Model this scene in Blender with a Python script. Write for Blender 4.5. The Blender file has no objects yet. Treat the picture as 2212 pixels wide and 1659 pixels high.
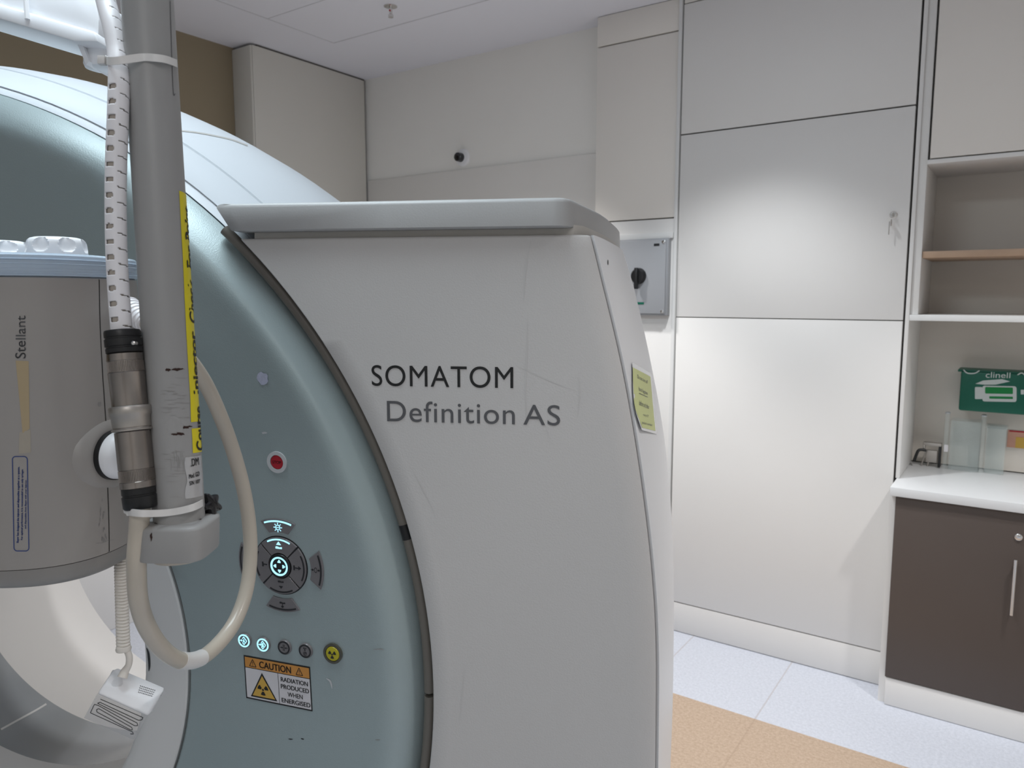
import bpy, bmesh, math, random
from mathutils import Vector, Matrix
from mathutils.bvhtree import BVHTree
random.seed(4)
S = bpy.context.scene
COL = S.collection
# ------------------------------------------------------------------ camera, world, lights, exposure
FPX, CX, CY, CAMH = 1609.43, 1106.0, 829.5, 1.60
YAW, PITCH = math.radians(34.571), math.radians(6.6586)
_c, _s, _cp, _sp = math.cos(YAW), math.sin(YAW), math.cos(PITCH), math.sin(PITCH)
RIGHT = Vector((_c, _s, 0))
FWD = Vector((-_s * _cp, _c * _cp, -_sp))
UP = RIGHT.cross(FWD)
CAM = Vector((0, 0, CAMH))
cd = bpy.data.cameras.new('camera')
co = bpy.data.objects.new('camera', cd)
COL.objects.link(co)
co.matrix_world = Matrix(((RIGHT.x, UP.x, -FWD.x, 0), (RIGHT.y, UP.y, -FWD.y, 0), (RIGHT.z, UP.z, -FWD.z, CAMH), (0, 0, 0, 1)))
cd.sensor_width = 36
cd.lens = FPX / 2212 * 36
cd.clip_start = 0.02
cd.dof.use_dof = True
cd.dof.focus_distance = 1.02
cd.dof.aperture_fstop = 11
S.camera = co
S.view_settings.view_transform = 'Standard'
S.view_settings.look = 'None'
S.view_settings.gamma = 1
S.view_settings.use_curve_mapping = False
S.view_settings.exposure = 0.0
W = bpy.data.worlds.new('world')
S.world = W
W.use_nodes = True
W.node_tree.nodes['Background'].inputs[0].default_value = (0.9, 0.95, 1, 1)
W.node_tree.nodes['Background'].inputs[1].default_value = 0.15


def light(kind, name, loc, energy, color, target=None, **kw):
    d = bpy.data.lights.new(name, kind)
    d.energy = energy
    d.color = color
    for k, v in kw.items():
        setattr(d, k, v)
    o = bpy.data.objects.new(name, d)
    COL.objects.link(o)
    o.location = loc
    t = Vector(target) if target else Vector(loc) - Vector((0, 0, 1))
    o.rotation_euler = (t - Vector(loc)).to_track_quat('-Z', 'Y').to_euler()
    return o


TH = math.radians(26.07)
AX = Vector((-math.sin(TH), math.cos(TH), 0))    # depth axis of the scanner
UX = Vector((math.cos(TH), math.sin(TH), 0))     # along the scanner's face, to the right
D0 = 1.10


def gw(u, w, d):
    return UX * u + AX * (D0 + d) + Vector((0, 0, w))


COOL = (0.84, 0.94, 1.0)
light('AREA', 'lamp_over_scanner', gw(-0.75, 2.88, -0.20), 23, (0.80, 0.93, 1.0), shape='RECTANGLE', size=0.9, size_y=0.6)
light('SPOT', 'downlight_cabinet', (-0.96, 2.50, 2.89), 74, (.95, .98, 1), spot_size=math.radians(93), spot_blend=0.55, shadow_soft_size=0.05)
for i, (lx, ly, le) in enumerate(((0.55, 2.30, 85), (0.6, 0.9, 45), (-2.2, 2.55, 95), (-1.92, 2.03, 60))):
    light('SPOT', 'downlight_room', (lx, ly, 2.89), le, (1, .98, .96), spot_size=math.radians(95), spot_blend=0.4, shadow_soft_size=0.06)
light('AREA', 'added_front_fill', (0.7, -1.2, 2.88), 13, (1, .98, .96), shape='RECTANGLE', size=1.2, size_y=0.6)  # unseen fill added behind the camera to brighten the front faces


# ------------------------------------------------------------------ photo geometry helpers
def ray(px, py):
    return FWD + RIGHT * ((px - CX) / FPX) - UP * ((py - CY) / FPX)


def onY(px, py, Y):
    r = ray(px, py)
    return CAM + r * (Y / r.y)


def V(px, py, Z):
    return CAM + ray(px, py) * Z


def G(px, py, d):
    r = ray(px, py)
    P = CAM + r * ((D0 + d) / r.dot(AX))
    return P.dot(UX), P.z


def hit(bvh, px, py):
    r = ray(px, py).normalized()
    h = bvh.ray_cast(CAM, r)
    if h[0] is None:
        h = bvh.find_nearest(CAM + r * 1.0)
    n = h[1]
    if n.dot(r) > 0:
        n = -n
    return h[0], n


def interp(x, tab):
    if x <= tab[0][0]:
        return tab[0][1]
    for (a, b), (c, d) in zip(tab, tab[1:]):
        if x <= c:
            return b + (d - b) * (x - a) / (c - a)
    return tab[-1][1]


def catmull(pts, n):
    P = [Vector(p) for p in pts]
    P = [P[0] * 2 - P[1]] + P + [P[-1] * 2 - P[-2]]
    out = []
    for i in range(1, len(P) - 2):
        for k in range(n):
            t = k / n
            a, b, c, d = P[i - 1], P[i], P[i + 1], P[i + 2]
            out.append(0.5 * ((2 * b) + (c - a) * t + (2 * a - 5 * b + 4 * c - d) * t * t + (3 * b - a - 3 * c + d) * t ** 3))
    out.append(P[-2])
    return out


# ------------------------------------------------------------------ materials
def lin(c):
    return tuple(((v / 255) / 12.92 if v / 255 <= 0.04045 else ((v / 255 + 0.055) / 1.055) ** 2.4) for v in c)


def mat(name, rgb, rough=0.5, metal=0.0, bump=0.0, bscale=300.0, var=0.0, vscale=4.0, emit=0.0, trans=0.0, spec=0.5, ior=1.45, alpha=1.0, coat=0.0):
    m = bpy.data.materials.new(name)
    m.use_nodes = True
    nt = m.node_tree
    b = nt.nodes['Principled BSDF']
    b.inputs['Base Color'].default_value = (*rgb, 1)
    b.inputs['Roughness'].default_value = rough
    b.inputs['Metallic'].default_value = metal
    b.inputs['Specular IOR Level'].default_value = spec
    b.inputs['IOR'].default_value = ior
    b.inputs['Coat Weight'].default_value = coat
    b.inputs['Transmission Weight'].default_value = trans
    b.inputs['Alpha'].default_value = alpha
    if emit:
        b.inputs['Emission Color'].default_value = (*rgb, 1)
        b.inputs['Emission Strength'].default_value = emit
    tc = nt.nodes.new('ShaderNodeTexCoord')
    if bump:
        nz = nt.nodes.new('ShaderNodeTexNoise')
        nz.inputs['Scale'].default_value = bscale
        nz.inputs['Detail'].default_value = 2
        bp = nt.nodes.new('ShaderNodeBump')
        bp.inputs['Strength'].default_value = bump
        bp.inputs['Distance'].default_value = 0.001
        nt.links.new(tc.outputs['Object'], nz.inputs['Vector'])
        nt.links.new(nz.outputs['Fac'], bp.inputs['Height'])
        nt.links.new(bp.outputs['Normal'], b.inputs['Normal'])
    if var:
        n2 = nt.nodes.new('ShaderNodeTexNoise')
        n2.inputs['Scale'].default_value = vscale
        n2.inputs['Detail'].default_value = 4
        mp = nt.nodes.new('ShaderNodeMapRange')
        mp.inputs[3].default_value = 1 - var
        mp.inputs[4].default_value = 1 + var
        mx = nt.nodes.new('ShaderNodeVectorMath')
        mx.operation = 'SCALE'
        mx.inputs[0].default_value = rgb
        nt.links.new(tc.outputs['Object'], n2.inputs['Vector'])
        nt.links.new(n2.outputs['Fac'], mp.inputs[0])
        nt.links.new(mp.outputs[0], mx.inputs['Scale'])
        nt.links.new(mx.outputs[0], b.inputs['Base Color'])
    return m


M = {}
M['wall'] = mat('wall_paint', (.90, .88, .84), .7, bump=.15, bscale=250, var=.02)
M['dado'] = mat('dado_paint', (.84, .81, .77), .6, var=.02)
M['brown'] = mat('brown_paint', (.30, .245, .165), .7, bump=.1, bscale=250, var=.03)
M['ceiling'] = mat('ceiling_paint', (.80, .80, .86), .85, bump=.1, bscale=200, var=.01)
M['beige'] = mat('beige_board', (.72, .695, .64), .55, var=.02)
M['lam'] = mat('white_laminate', (.82, .805, .785), .42, var=.012, vscale=2)
M['lam2'] = mat('warm_laminate', (.84, .80, .75), .5, var=.012, vscale=2)
M['niche'] = mat('beige_back_panel', (.67, .62, .56), .55, var=.02)
M['edge'] = mat('white_edging', (.80, .80, .79), .4, var=.01)
M['gap'] = mat('dark_gap', (.03, .028, .026), .8, var=.05)
M['doorgap'] = mat('grey_door_gap', (.16, .15, .14), .8, var=.05)
M['ceiljoint'] = mat('ceiling_joint', (.60, .60, .63), .8, var=.03)
M['recess'] = mat('taupe_recess', (.60, .57, .53), .5, var=.03)
M['armwhite'] = mat('arm_white', (.88, .89, .92), .4, var=.01)
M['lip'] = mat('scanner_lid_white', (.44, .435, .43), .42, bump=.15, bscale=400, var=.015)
M['seam'] = mat('grey_joint', (.38, .36, .34), .7, var=.05)
M['brownlam'] = mat('taupe_laminate', lin((87, 77, 72)), .45, var=.03, vscale=6)
M['wood'] = mat('beech_edge', (.52, .36, .25), .5, var=.12, vscale=20)
M['counter'] = mat('white_worktop', (.78, .79, .80), .3, var=.01)
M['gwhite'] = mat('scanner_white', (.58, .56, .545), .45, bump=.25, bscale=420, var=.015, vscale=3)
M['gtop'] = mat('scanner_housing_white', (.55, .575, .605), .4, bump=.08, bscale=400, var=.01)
M['gside'] = mat('scanner_side_white', (.84, .84, .85), .4, bump=.08, bscale=400, var=.015)  # scanner white made lighter to stand in for light on the right-facing flank
M['bore'] = mat('bore_white', (.70, .69, .68), .42, var=.02, vscale=5)
M['tunnel'] = mat('grey_scan_window', (.30, .325, .35), .26, var=.06, vscale=6, coat=.3)
M['seal'] = mat('taupe_seal', (.155, .14, .12), .4, var=.05)
M['black'] = mat('black_plastic', (.012, .012, .013), .38, var=.2, vscale=30)
M['gloss'] = mat('gloss_black', (.008, .008, .01), .12, var=.2, coat=.5)
M['ink'] = mat('black_print', (.012, .012, .012), .5, var=.1)
M['grey_ink'] = mat('grey_print', (.10, .10, .105), .5, var=.05)
M['steel'] = mat('brushed_steel', (.30, .27, .25), .2, metal=1, var=.1, vscale=60)
M['satin'] = mat('satin_nickel', (.46, .43, .40), .42, metal=1, var=.05, vscale=60)
M['chrome'] = mat('chrome', (.72, .70, .68), .18, metal=1, var=.03)
M['knurl'] = mat('knurled_steel', (.30, .27, .25), .4, metal=1, var=.2, vscale=200)
M['polewhite'] = mat('pole_paint', (.34, .335, .33), .4, var=.03, vscale=12, bump=.05, bscale=200)
M['inj'] = mat('injector_plastic', (.37, .345, .325), .36, var=.02, vscale=6, bump=.04, bscale=300)
M['injgrey'] = mat('injector_base_grey', (.30, .285, .27), .4, var=.04)
M['clear'] = mat('clear_plastic', (.66, .78, .92), .14, trans=.35, var=.03)
M['plate'] = mat('clear_heater_film', (.62, .62, .63), .10, alpha=.34, var=.02)
M['acrylic'] = mat('clear_acrylic', (.78, .88, .86), .06, alpha=.12, var=.01)
M['whiteplastic'] = mat('white_plastic', (.90, .90, .92), .35, var=.01)
M['wrap'] = mat('white_cable_wrap', (.88, .86, .88), .42, var=.02)
M['cord'] = mat('cream_cord', (.78, .73, .67), .45, var=.04, vscale=40)
M['cream'] = mat('cream_cable', (.56, .50, .42), .3, var=.06, vscale=30, coat=.2)
M['nylon'] = mat('white_nylon', (.78, .76, .74), .4, var=.02)
M['red'] = mat('red_button', (.42, .012, .025), .35, var=.03)
M['key'] = mat('grey_key', (.18, .168, .172), .3, var=.04, coat=.2)
M['keydark'] = mat('dark_key_mark', (.018, .018, .02), .4, var=.1)
M['glow'] = mat('lit_cyan', (.42, .85, 1.0), .4, emit=.95, var=.01)
M['yellow'] = mat('yellow_button', (.50, .44, .02), .3, var=.05)
M['bezel'] = mat('grey_bezel', (.55, .56, .57), .3, var=.02)
M['olive'] = mat('smoked_bezel', (.07, .065, .045), .15, var=.1, coat=.5)
M['orange'] = mat('label_orange', (.60, .27, .06), .45, var=.02)
M['amber'] = mat('label_amber', (.62, .38, .07), .45, var=.02)
M['paper'] = mat('label_white', (.66, .64, .66), .45, var=.01)
M['yellowtape'] = mat('yellow_label', (.78, .66, .02), .4, var=.05, vscale=30)
M['silverlabel'] = mat('silver_label', (.55, .55, .56), .25, metal=.5, bump=.6, bscale=60, var=.04)
M['rust'] = mat('chipped_paint', (.035, .014, .010), .8, var=.3, vscale=80)
M['scuff'] = mat('grey_scuff', (.30, .29, .28), .7, var=.2, vscale=80)
M['blueink'] = mat('blue_print', (.03, .06, .22), .5, var=.05)
M['glue'] = mat('glue_residue', (.46, .36, .22), .6, var=.06, vscale=30)
M['lime'] = mat('lime_paper', (.68, .72, .34), .6, var=.03)
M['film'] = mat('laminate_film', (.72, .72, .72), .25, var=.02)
M['board'] = mat('grey_enclosure', (.33, .34, .36), .35, var=.015)
M['green'] = mat('green_box', (.0, .10, .06), .4, var=.03)
M['green2'] = mat('bright_green', (.0, .20, .04), .4, var=.03)
M['greyprint'] = mat('pale_print', (.55, .58, .56), .5, var=.03)
M['skin'] = mat('pink_print', (.62, .33, .24), .6, var=.1, vscale=25)


def teal_mat():
    m = mat('scanner_pearl_teal', (.345, .41, .415), .38, bump=.22, bscale=520, var=.02, vscale=4)
    m.node_tree.nodes['Principled BSDF'].inputs['Metallic'].default_value = .25
    return m


M['teal'] = teal_mat()


def floor_mat():
    m = bpy.data.materials.new('speckled_vinyl')
    m.use_nodes = True
    nt = m.node_tree
    N, L = nt.nodes, nt.links
    b = N['Principled BSDF']
    b.inputs['Roughness'].default_value = .45
    geo = N.new('ShaderNodeNewGeometry')
    sep = N.new('ShaderNodeSeparateXYZ')
    L.new(geo.outputs['Position'], sep.inputs[0])

    def math_(op, a, bv):
        n = N.new('ShaderNodeMath')
        n.operation = op
        for i, v in enumerate((a, bv)):
            if isinstance(v, (int, float)):
                n.inputs[i].default_value = v
            elif v is not None:
                L.new(v, n.inputs[i])
        return n.outputs[0]
    mask = math_('MULTIPLY', math_('MULTIPLY', math_('LESS_THAN', sep.outputs['Y'], 2.731), math_('GREATER_THAN', sep.outputs['Y'], 1.75)), math_('GREATER_THAN', sep.outputs['X'], -1.9))
    s1 = math_('LESS_THAN', math_('ABSOLUTE', math_('SUBTRACT', sep.outputs['X'], -.755), None), .003)
    s2 = math_('LESS_THAN', math_('ABSOLUTE', math_('SUBTRACT', sep.outputs['X'], -1.206), None), .003)
    seam = math_('MULTIPLY', math_('MAXIMUM', s1, s2), .3)

    def speck(c1, c2, sc):
        n = N.new('ShaderNodeTexNoise')
        n.inputs['Scale'].default_value = sc
        n.inputs['Detail'].default_value = 5
        n.inputs['Roughness'].default_value = .8
        L.new(geo.outputs['Position'], n.inputs['Vector'])
        r = N.new('ShaderNodeValToRGB')
        r.color_ramp.elements[0].position = .36
        r.color_ramp.elements[1].position = .62
        r.color_ramp.elements[0].color = (*c1, 1)
        r.color_ramp.elements[1].color = (*c2, 1)
        L.new(n.outputs['Fac'], r.inputs[0])
        return r.outputs[0]
    a = speck((.55, .58, .65), (.68, .71, .79), 90)
    t = speck((.43, .31, .22), (.58, .45, .34), 90)
    mx = N.new('ShaderNodeMix')
    mx.data_type = 'RGBA'
    L.new(mask, mx.inputs[0])
    L.new(a, mx.inputs[6])
    L.new(t, mx.inputs[7])
    m2 = N.new('ShaderNodeMix')
    m2.data_type = 'RGBA'
    L.new(seam, m2.inputs[0])
    L.new(mx.outputs[2], m2.inputs[6])
    m2.inputs[7].default_value = (.34, .24, .17, 1)
    L.new(m2.outputs[2], b.inputs['Base Color'])
    return m


M['floor'] = floor_mat()


# ------------------------------------------------------------------ object helpers
def root_loc(o):
    while o.parent:
        o = o.parent
    return Vector(o.get('_base', (0, 0, 0)))


BASE = {}


def base_of(o):
    while o.parent is not None:
        o = o.parent
    return BASE.get(o.name, Vector((0, 0, 0)))


def thing(name, label, cat, loc, group=None):
    o = bpy.data.objects.new(name, None)
    o.empty_display_size = .05
    COL.objects.link(o)
    o.location = loc
    BASE[o.name] = Vector(loc)
    o['label'] = label
    o['category'] = cat
    if group:
        o['group'] = group
    return o


def part(name, bm, m, parent=None, label=None, smooth=40, flip=True):
    if flip:
        bmesh.ops.recalc_face_normals(bm, faces=bm.faces[:])
    me = bpy.data.meshes.new(name)
    off = base_of(parent) if parent else Vector((0, 0, 0))
    if parent:
        bmesh.ops.translate(bm, verts=bm.verts[:], vec=-off)
    bm.to_mesh(me)
    bm.free()
    me.materials.append(M[m] if isinstance(m, str) else m)
    if smooth:
        for p in me.polygons:
            p.use_smooth = True
        me.set_sharp_from_angle(angle=math.radians(smooth))
    o = bpy.data.objects.new(name, me)
    COL.objects.link(o)
    if parent:
        o.parent = parent
    if label:
        o['label'] = label
    return o


def solo(name, bm, m, label, cat, group=None, smooth=40):
    c = Vector((0, 0, 0))
    for v in bm.verts:
        c += v.co
    c /= len(bm.verts)
    bmesh.ops.translate(bm, verts=bm.verts[:], vec=-c)
    o = part(name, bm, m, None, None, smooth)
    o.location = c
    o['label'] = label
    o['category'] = cat
    if group:
        o['group'] = group
    return o


def struct(name, bm, m, parent=None, smooth=30):
    o = part(name, bm, m, parent, None, smooth)
    if not parent:
        o['kind'] = 'structure'
    return o


def add_box(bm, lo, hi, bev=0.0, seg=2):
    x0, y0, z0 = lo
    x1, y1, z1 = hi
    vs = [bm.verts.new(p) for p in ((x0, y0, z0), (x1, y0, z0), (x1, y1, z0), (x0, y1, z0), (x0, y0, z1), (x1, y0, z1), (x1, y1, z1), (x0, y1, z1))]
    fs = [bm.faces.new([vs[i] for i in q]) for q in ((3, 2, 1, 0), (4, 5, 6, 7), (0, 1, 5, 4), (1, 2, 6, 5), (2, 3, 7, 6), (3, 0, 4, 7))]
    if bev:
        es = list({e for f in fs for e in f.edges})
        bmesh.ops.bevel(bm, geom=es, offset=bev, segments=seg, profile=.5, affect='EDGES')
    return bm


def box(lo, hi, bev=0.0, seg=2):
    return add_box(bmesh.new(), lo, hi, bev, seg)


def frame_of(axis):
    axis = axis.normalized()
    ref = Vector((0, 0, 1)) if abs(axis.z) < .9 else Vector((1, 0, 0))
    a = axis.cross(ref).normalized()
    return a, axis.cross(a).normalized()


def add_grid(bm, rows, closed=False, capa=False, capb=False):
    R = [[bm.verts.new(p) for p in r] for r in rows]
    n = len(rows[0])
    for i in range(len(R) - 1):
        for j in range(n if closed else n - 1):
            k = (j + 1) % n
            try:
                bm.faces.new((R[i][j], R[i][k], R[i + 1][k], R[i + 1][j]))
            except ValueError:
                pass
    if capa:
        bm.faces.new(R[0][::-1])
    if capb:
        bm.faces.new(R[-1])
    return R


def add_tube(bm, pts, rad, seg=20, caps=True):
    pts = [Vector(p) for p in pts]
    rows = []
    a = None
    for i, p in enumerate(pts):
        t = (pts[min(i + 1, len(pts) - 1)] - pts[max(i - 1, 0)]).normalized()
        if a is None:
            a, b = frame_of(t)
        a = (a - t * a.dot(t)).normalized()
        b = t.cross(a)
        r = rad[i] if isinstance(rad, (list, tuple)) else rad
        rows.append([p + (a * math.cos(2 * math.pi * k / seg) + b * math.sin(2 * math.pi * k / seg)) * r for k in range(seg)])
    add_grid(bm, rows, True, caps, caps)
    return bm


def add_rev(bm, o, axis, prof, seg=40, caps=True):
    axis = axis.normalized()
    a, b = frame_of(axis)
    rows = [[o + axis * t + (a * math.cos(2 * math.pi * k / seg) + b * math.sin(2 * math.pi * k / seg)) * max(r, 1e-5) for k in range(seg)] for t, r in prof]
    add_grid(bm, rows, True, caps, caps)
    return bm


def rev(o, axis, prof, seg=40):
    return add_rev(bmesh.new(), Vector(o), Vector(axis), prof, seg)


def add_plate(bm, pts, n, h0, h1, chamfer=0.0):
    """closed outline pts (list of Vectors) extruded along n from h0 to h1 with a small chamfer on top"""
    c = sum(pts, Vector()) / len(pts)
    rows = [[p + n * h0 for p in pts], [p + n * (h1 - chamfer) for p in pts]]
    if chamfer:
        rows.append([p + (c - p).normalized() * chamfer + n * h1 for p in pts])
    add_grid(bm, rows, True, True, True)
    return bm


def bil(q, s, t):
    (ax, ay), (bx, by), (cx, cy), (dx, dy) = q      # tl tr br bl ; s to the right, t downwards
    return ((1 - t) * ((1 - s) * ax + s * bx) + t * ((1 - s) * dx + s * cx), (1 - t) * ((1 - s) * ay + s * by) + t * ((1 - s) * dy + s * cy))


def decal(bvh, q, n=6, m=6, off=.0004):
    bm = bmesh.new()
    rows = []
    for i in range(m + 1):
        r = []
        for j in range(n + 1):
            p, nn = hit(bvh, *bil(q, j / n, i / m))
            r.append(p + nn * off)
        rows.append(r)
    add_grid(bm, rows)
    return bm


def line_px(bm, bvh, path, w, off=.0004, n=6, taper=False):
    P = [Vector((x, y, 0)) for x, y in path]
    P = catmull(P, n) if len(P) > 2 else [P[0].lerp(P[1], k / (n * 2)) for k in range(n * 2 + 1)]
    rows = []
    for i, p in enumerate(P):
        t = (P[min(i + 1, len(P) - 1)] - P[max(i - 1, 0)]).normalized()
        s = Vector((-t.y, t.x, 0)) * w / 2
        if taper:
            s *= math.sin(math.pi * min(max((i + .3) / (len(P) - .4), .02), .98)) ** .7
        a, na = hit(bvh, p.x + s.x, p.y + s.y)
        b, nb = hit(bvh, p.x - s.x, p.y - s.y)
        rows.append([a + na * off, b + nb * off])
    add_grid(bm, rows)
    return bm


def blot_px(bm, bvh, cx, cy, rx, ry, off=.0004, n=14, rough=.35):
    vs = []
    for k in range(n):
        a = 2 * math.pi * k / n
        f = 1 + random.uniform(-rough, rough)
        p, nn = hit(bvh, cx + rx * f * math.cos(a), cy + ry * f * math.sin(a))
        vs.append(bm.verts.new(p + nn * off))
    bm.faces.new(vs)
    return bm


_DG = None


def text_verts(body, bold=0.0, spacing=1.0):
    cu = bpy.data.curves.new('lettering', 'FONT')
    cu.body = body
    cu.size = 1
    cu.space_character = spacing
    cu.resolution_u = 8
    cu.align_x = 'CENTER'
    o = bpy.data.objects.new('lettering', cu)
    COL.objects.link(o)
    bpy.context.view_layer.update()
    me = bpy.data.meshes.new_from_object(o.evaluated_get(bpy.context.evaluated_depsgraph_get()))
    vs = [v.co.copy() for v in me.vertices]
    fs = [list(p.vertices) for p in me.polygons]
    bpy.data.objects.remove(o)
    bpy.data.curves.remove(cu)
    bpy.data.meshes.remove(me)
    x0, x1 = min(v.x for v in vs), max(v.x for v in vs)
    y0, y1 = min(v.y for v in vs), max(v.y for v in vs)
    return [((v.x - x0) / (x1 - x0), (v.y - y0) / (y1 - y0)) for v in vs], fs


def add_text(bm, body, fn, bold=0.0, spacing=1.0):
    """fn maps (s 0..1 to the right, t 0..1 upwards) to a world point"""
    vs, fs = text_verts(body, 0, spacing)
    # heavier strokes: the same outlines repeated with tiny shifts of the stroke width
    for ds, dt in ((0, 0),) if not bold else ((-bold, 0), (bold, 0), (0, bold * 1.5), (0, -bold * 1.5)):
        bv = [bm.verts.new(fn(s + ds, t + dt)) for s, t in vs]
        for f in fs:
            try:
                bm.faces.new([bv[i] for i in f])
            except ValueError:
                pass
    return bm


def add_text_px(bm, body, bvh, q, off=.0006, bold=0.0, spacing=1.0):
    def fn(s, t):
        p, n = hit(bvh, *bil(q, s, 1 - t))
        return p + n * off
    return add_text(bm, body, fn, bold, spacing)


def bvh_of(bm):
    bm.normal_update()
    return BVHTree.FromBMesh(bm)


# ------------------------------------------------------------------ the room
CEIL = 2.913
XW, XR, YF, YB = -3.568, 1.9, -2.4, 3.384
struct('floor', box((XW - .1, YF - .1, -.1), (XR + .1, 3.9, 0)), 'floor')
ceil = struct('ceiling', box((XW - .1, YF - .1, CEIL), (XR + .1, 3.9, CEIL + .1)), 'ceiling')
bm = bmesh.new()
add_box(bm, (-3.067, 0.4, CEIL - .0015), (-3.061, 2.815, CEIL + .01))
add_box(bm, (-3.067, 2.811, CEIL - .0015), (XR, 2.816, CEIL + .01))
add_box(bm, (-3.061, 2.399, CEIL - .0012), (-1.0, 2.402, CEIL + .01))
part('panel_joint', bm, 'ceiljoint', ceil)
bm = bmesh.new()
add_box(bm, (XW, YB, 0), (-1.34, YB + .3, CEIL))
add_box(bm, (-1.34, 3.70, 0), (XR, 3.80, CEIL))
struct('wall_back', bm, 'wall')
struct('wall_left', box((XW - .1, YF, 0), (XW, 3.8, CEIL)), 'brown')
struct('trim_3', box((XW, YF, 0), (XW + .02, 2.55, 1.05), .003), 'lam')
struct('wall_right', box((XR, YF, 0), (XR + .1, 3.8, CEIL)), 'wall')
struct('wall_front', box((XW, YF - .1, 0), (XR, YF, CEIL)), 'wall')
struct('trim_1', box((-3.405, YB - .012, 0), (-1.765, YB, 2.31), .003), 'dado')

# full-height wall panel left of the tall cupboard
t = thing('wall_panel', 'beige full-height wall panel carrying the grey switch enclosure, left of the tall white cupboard', 'wall panel', (-1.56, 3.3, 0))
part('upper_panel', box((-1.764, 3.272, 2.777), (-1.356, 3.384, CEIL - .002), .002), 'lam2', t)
part('main_panel', box((-1.764, 3.272, 1.963), (-1.356, 3.384, 2.771), .002), 'lam2', t)
part('lower_panel', box((-1.764, 3.272, 0), (-1.356, 3.384, 1.957), .002), 'lam', t)

# switch enclosure on that panel
t = thing('switch_enclosure', 'grey electrical isolator enclosure with a black rotary handle on the beige panel', 'switch box', (-1.5, 3.25, 1.5))
part('housing', box((-1.70, 3.235, 1.515), (-1.366, 3.272, 1.868), .004), 'board', t)
part('cover', box((-1.692, 3.226, 1.523), (-1.374, 3.236, 1.86), .003), 'board', t)
for x, z in ((-1.385, 1.85), (-1.385, 1.533)):
    part('screw', rev((x, 3.227, z), (0, -1, 0), [(0, .008), (.003, .008), (.004, .005)], 20), 'chrome', t)
h = part('rotary_handle', rev((-1.505, 3.227, 1.697), (0, -1, 0), [(0, .038), (.012, .036), (.02, .03), (.022, .012)], 40), 'black', t)
part('handle_grip', box((-1.514, 3.19, 1.637), (-1.498, 3.212, 1.735), .004), 'black', h)
part('name_plate', box((-1.432, 3.2245, 1.833), (-1.405, 3.2265, 1.843)), 'keydark', t, 'small dark name plate')
part('green_label', box((-1.52, 3.2245, 1.566), (-1.476, 3.2265, 1.576)), 'green', t, 'green label')
struct('trim_2', box((-1.76, 3.262, 1.868), (-1.356, 3.272, 1.895), .002), 'edge')

# white wall intercom on the back wall
t = thing('wall_sensor', 'small round white wall sensor with a black eye on the back wall', 'sensor', (-2.673, 3.384, 2.375))
part('base_disc', rev((-2.665, 3.384, 2.376), (0, -1, 0), [(0, .048), (.006, .048), (.012, .044), (.014, .03)], 40), 'whiteplastic', t)
part('eye', rev((-2.672, 3.371, 2.376), (.0, -1, 0), [(0, .026), (.03, .024), (.036, .016), (.036, .001)], 30), 'gloss', t)

# sprinkler
t = thing('ceiling_sprinkler', 'small chrome fire sprinkler head hanging from the white ceiling', 'sprinkler', (-2.49, 2.58, CEIL))
part('escutcheon', rev((-2.475, 2.62, CEIL), (0, 0, -1), [(0, .030), (.003, .030), (.006, .018)], 30), 'chrome', t)
part('stem', rev((-2.475, 2.62, CEIL - .004), (0, 0, -1), [(0, .008), (.03, .007), (.034, .012), (.045, .012)], 20), 'chrome', t)
part('bulb', rev((-2.475, 2.62, CEIL - .022), (.3, -.9, 0), [(-.008, .003), (.012, .004)], 12), 'red', t)

# corner cupboard
t = thing('corner_cupboard', 'tall beige boxed cupboard in the far corner beside the brown wall', 'cupboard', (-3.48, 2.95, 0))
part('body', box((XW, 2.556, 0), (-3.412, 3.366, 2.902), .006), 'beige', t)
part('side_panel', box((-3.413, 2.566, .0), (-3.406, 3.362, 2.902), .002), 'beige', t)
part('shadow_gap', box((XW, 2.60, 2.900), (-3.414, 3.372, CEIL)), 'doorgap', t, 'dark gap under the ceiling')
part('corner_joint', box((-3.45, 3.366, 0), (-3.418, 3.374, 2.9)), 'doorgap', t, 'dark joint against the back wall')

# tall cupboard with key
YC = 3.27
t = thing('tall_cupboard', 'tall white built-in cupboard with flush doors and a key in its lock', 'cupboard', (-.87, 3.3, 0))
part('carcass', box((-1.334, YC + .022, .0), (-.398, 3.69, CEIL - .01)), 'doorgap', t, 'dark interior seen in the door gaps')
part('top_panel', box((-1.333, YC, 2.325), (-.400, YC + .02, 2.878), .0015), 'lam', t)
part('top_filler', box((-1.333, YC + .003, 2.883), (-.400, YC + .02, CEIL - .003), .001), 'lam2', t)
dr = part('upper_door', box((-1.333, YC, 1.510), (-.400, YC + .02, 2.319), .0015), 'lam', t)
part('lower_door', box((-1.333, YC, .149), (-.400, YC + .02, 1.506), .0015), 'lam', t)
part('plinth', box((-1.333, YC + .001, .003), (-.400, YC + .02, .144), .0015), 'lam', t)
part('frame_strip', box((-1.354, YC - .006, 0), (-1.339, 3.38, CEIL - .002), .001), 'edge', t)
part('lock', rev((-.454, YC, 1.917), (0, -1, 0), [(0, .014), (.004, .014), (.007, .011), (.016, .009), (.016, .001)], 24), 'chrome', dr)
bm = bmesh.new()
add_box(bm, (-.4555, YC - .034, 1.912), (-.4525, YC - .012, 1.922), .0008)
add_rev(bm, Vector((-.456, YC - .03, 1.885)), Vector((1, .25, 0)), [(-.0015, .013), (.0015, .013)], 20)
add_box(bm, (-.464, YC - .033, 1.84), (-.4615, YC - .025, 1.89), .0008)
part('key', bm, 'satin', dr)

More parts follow.
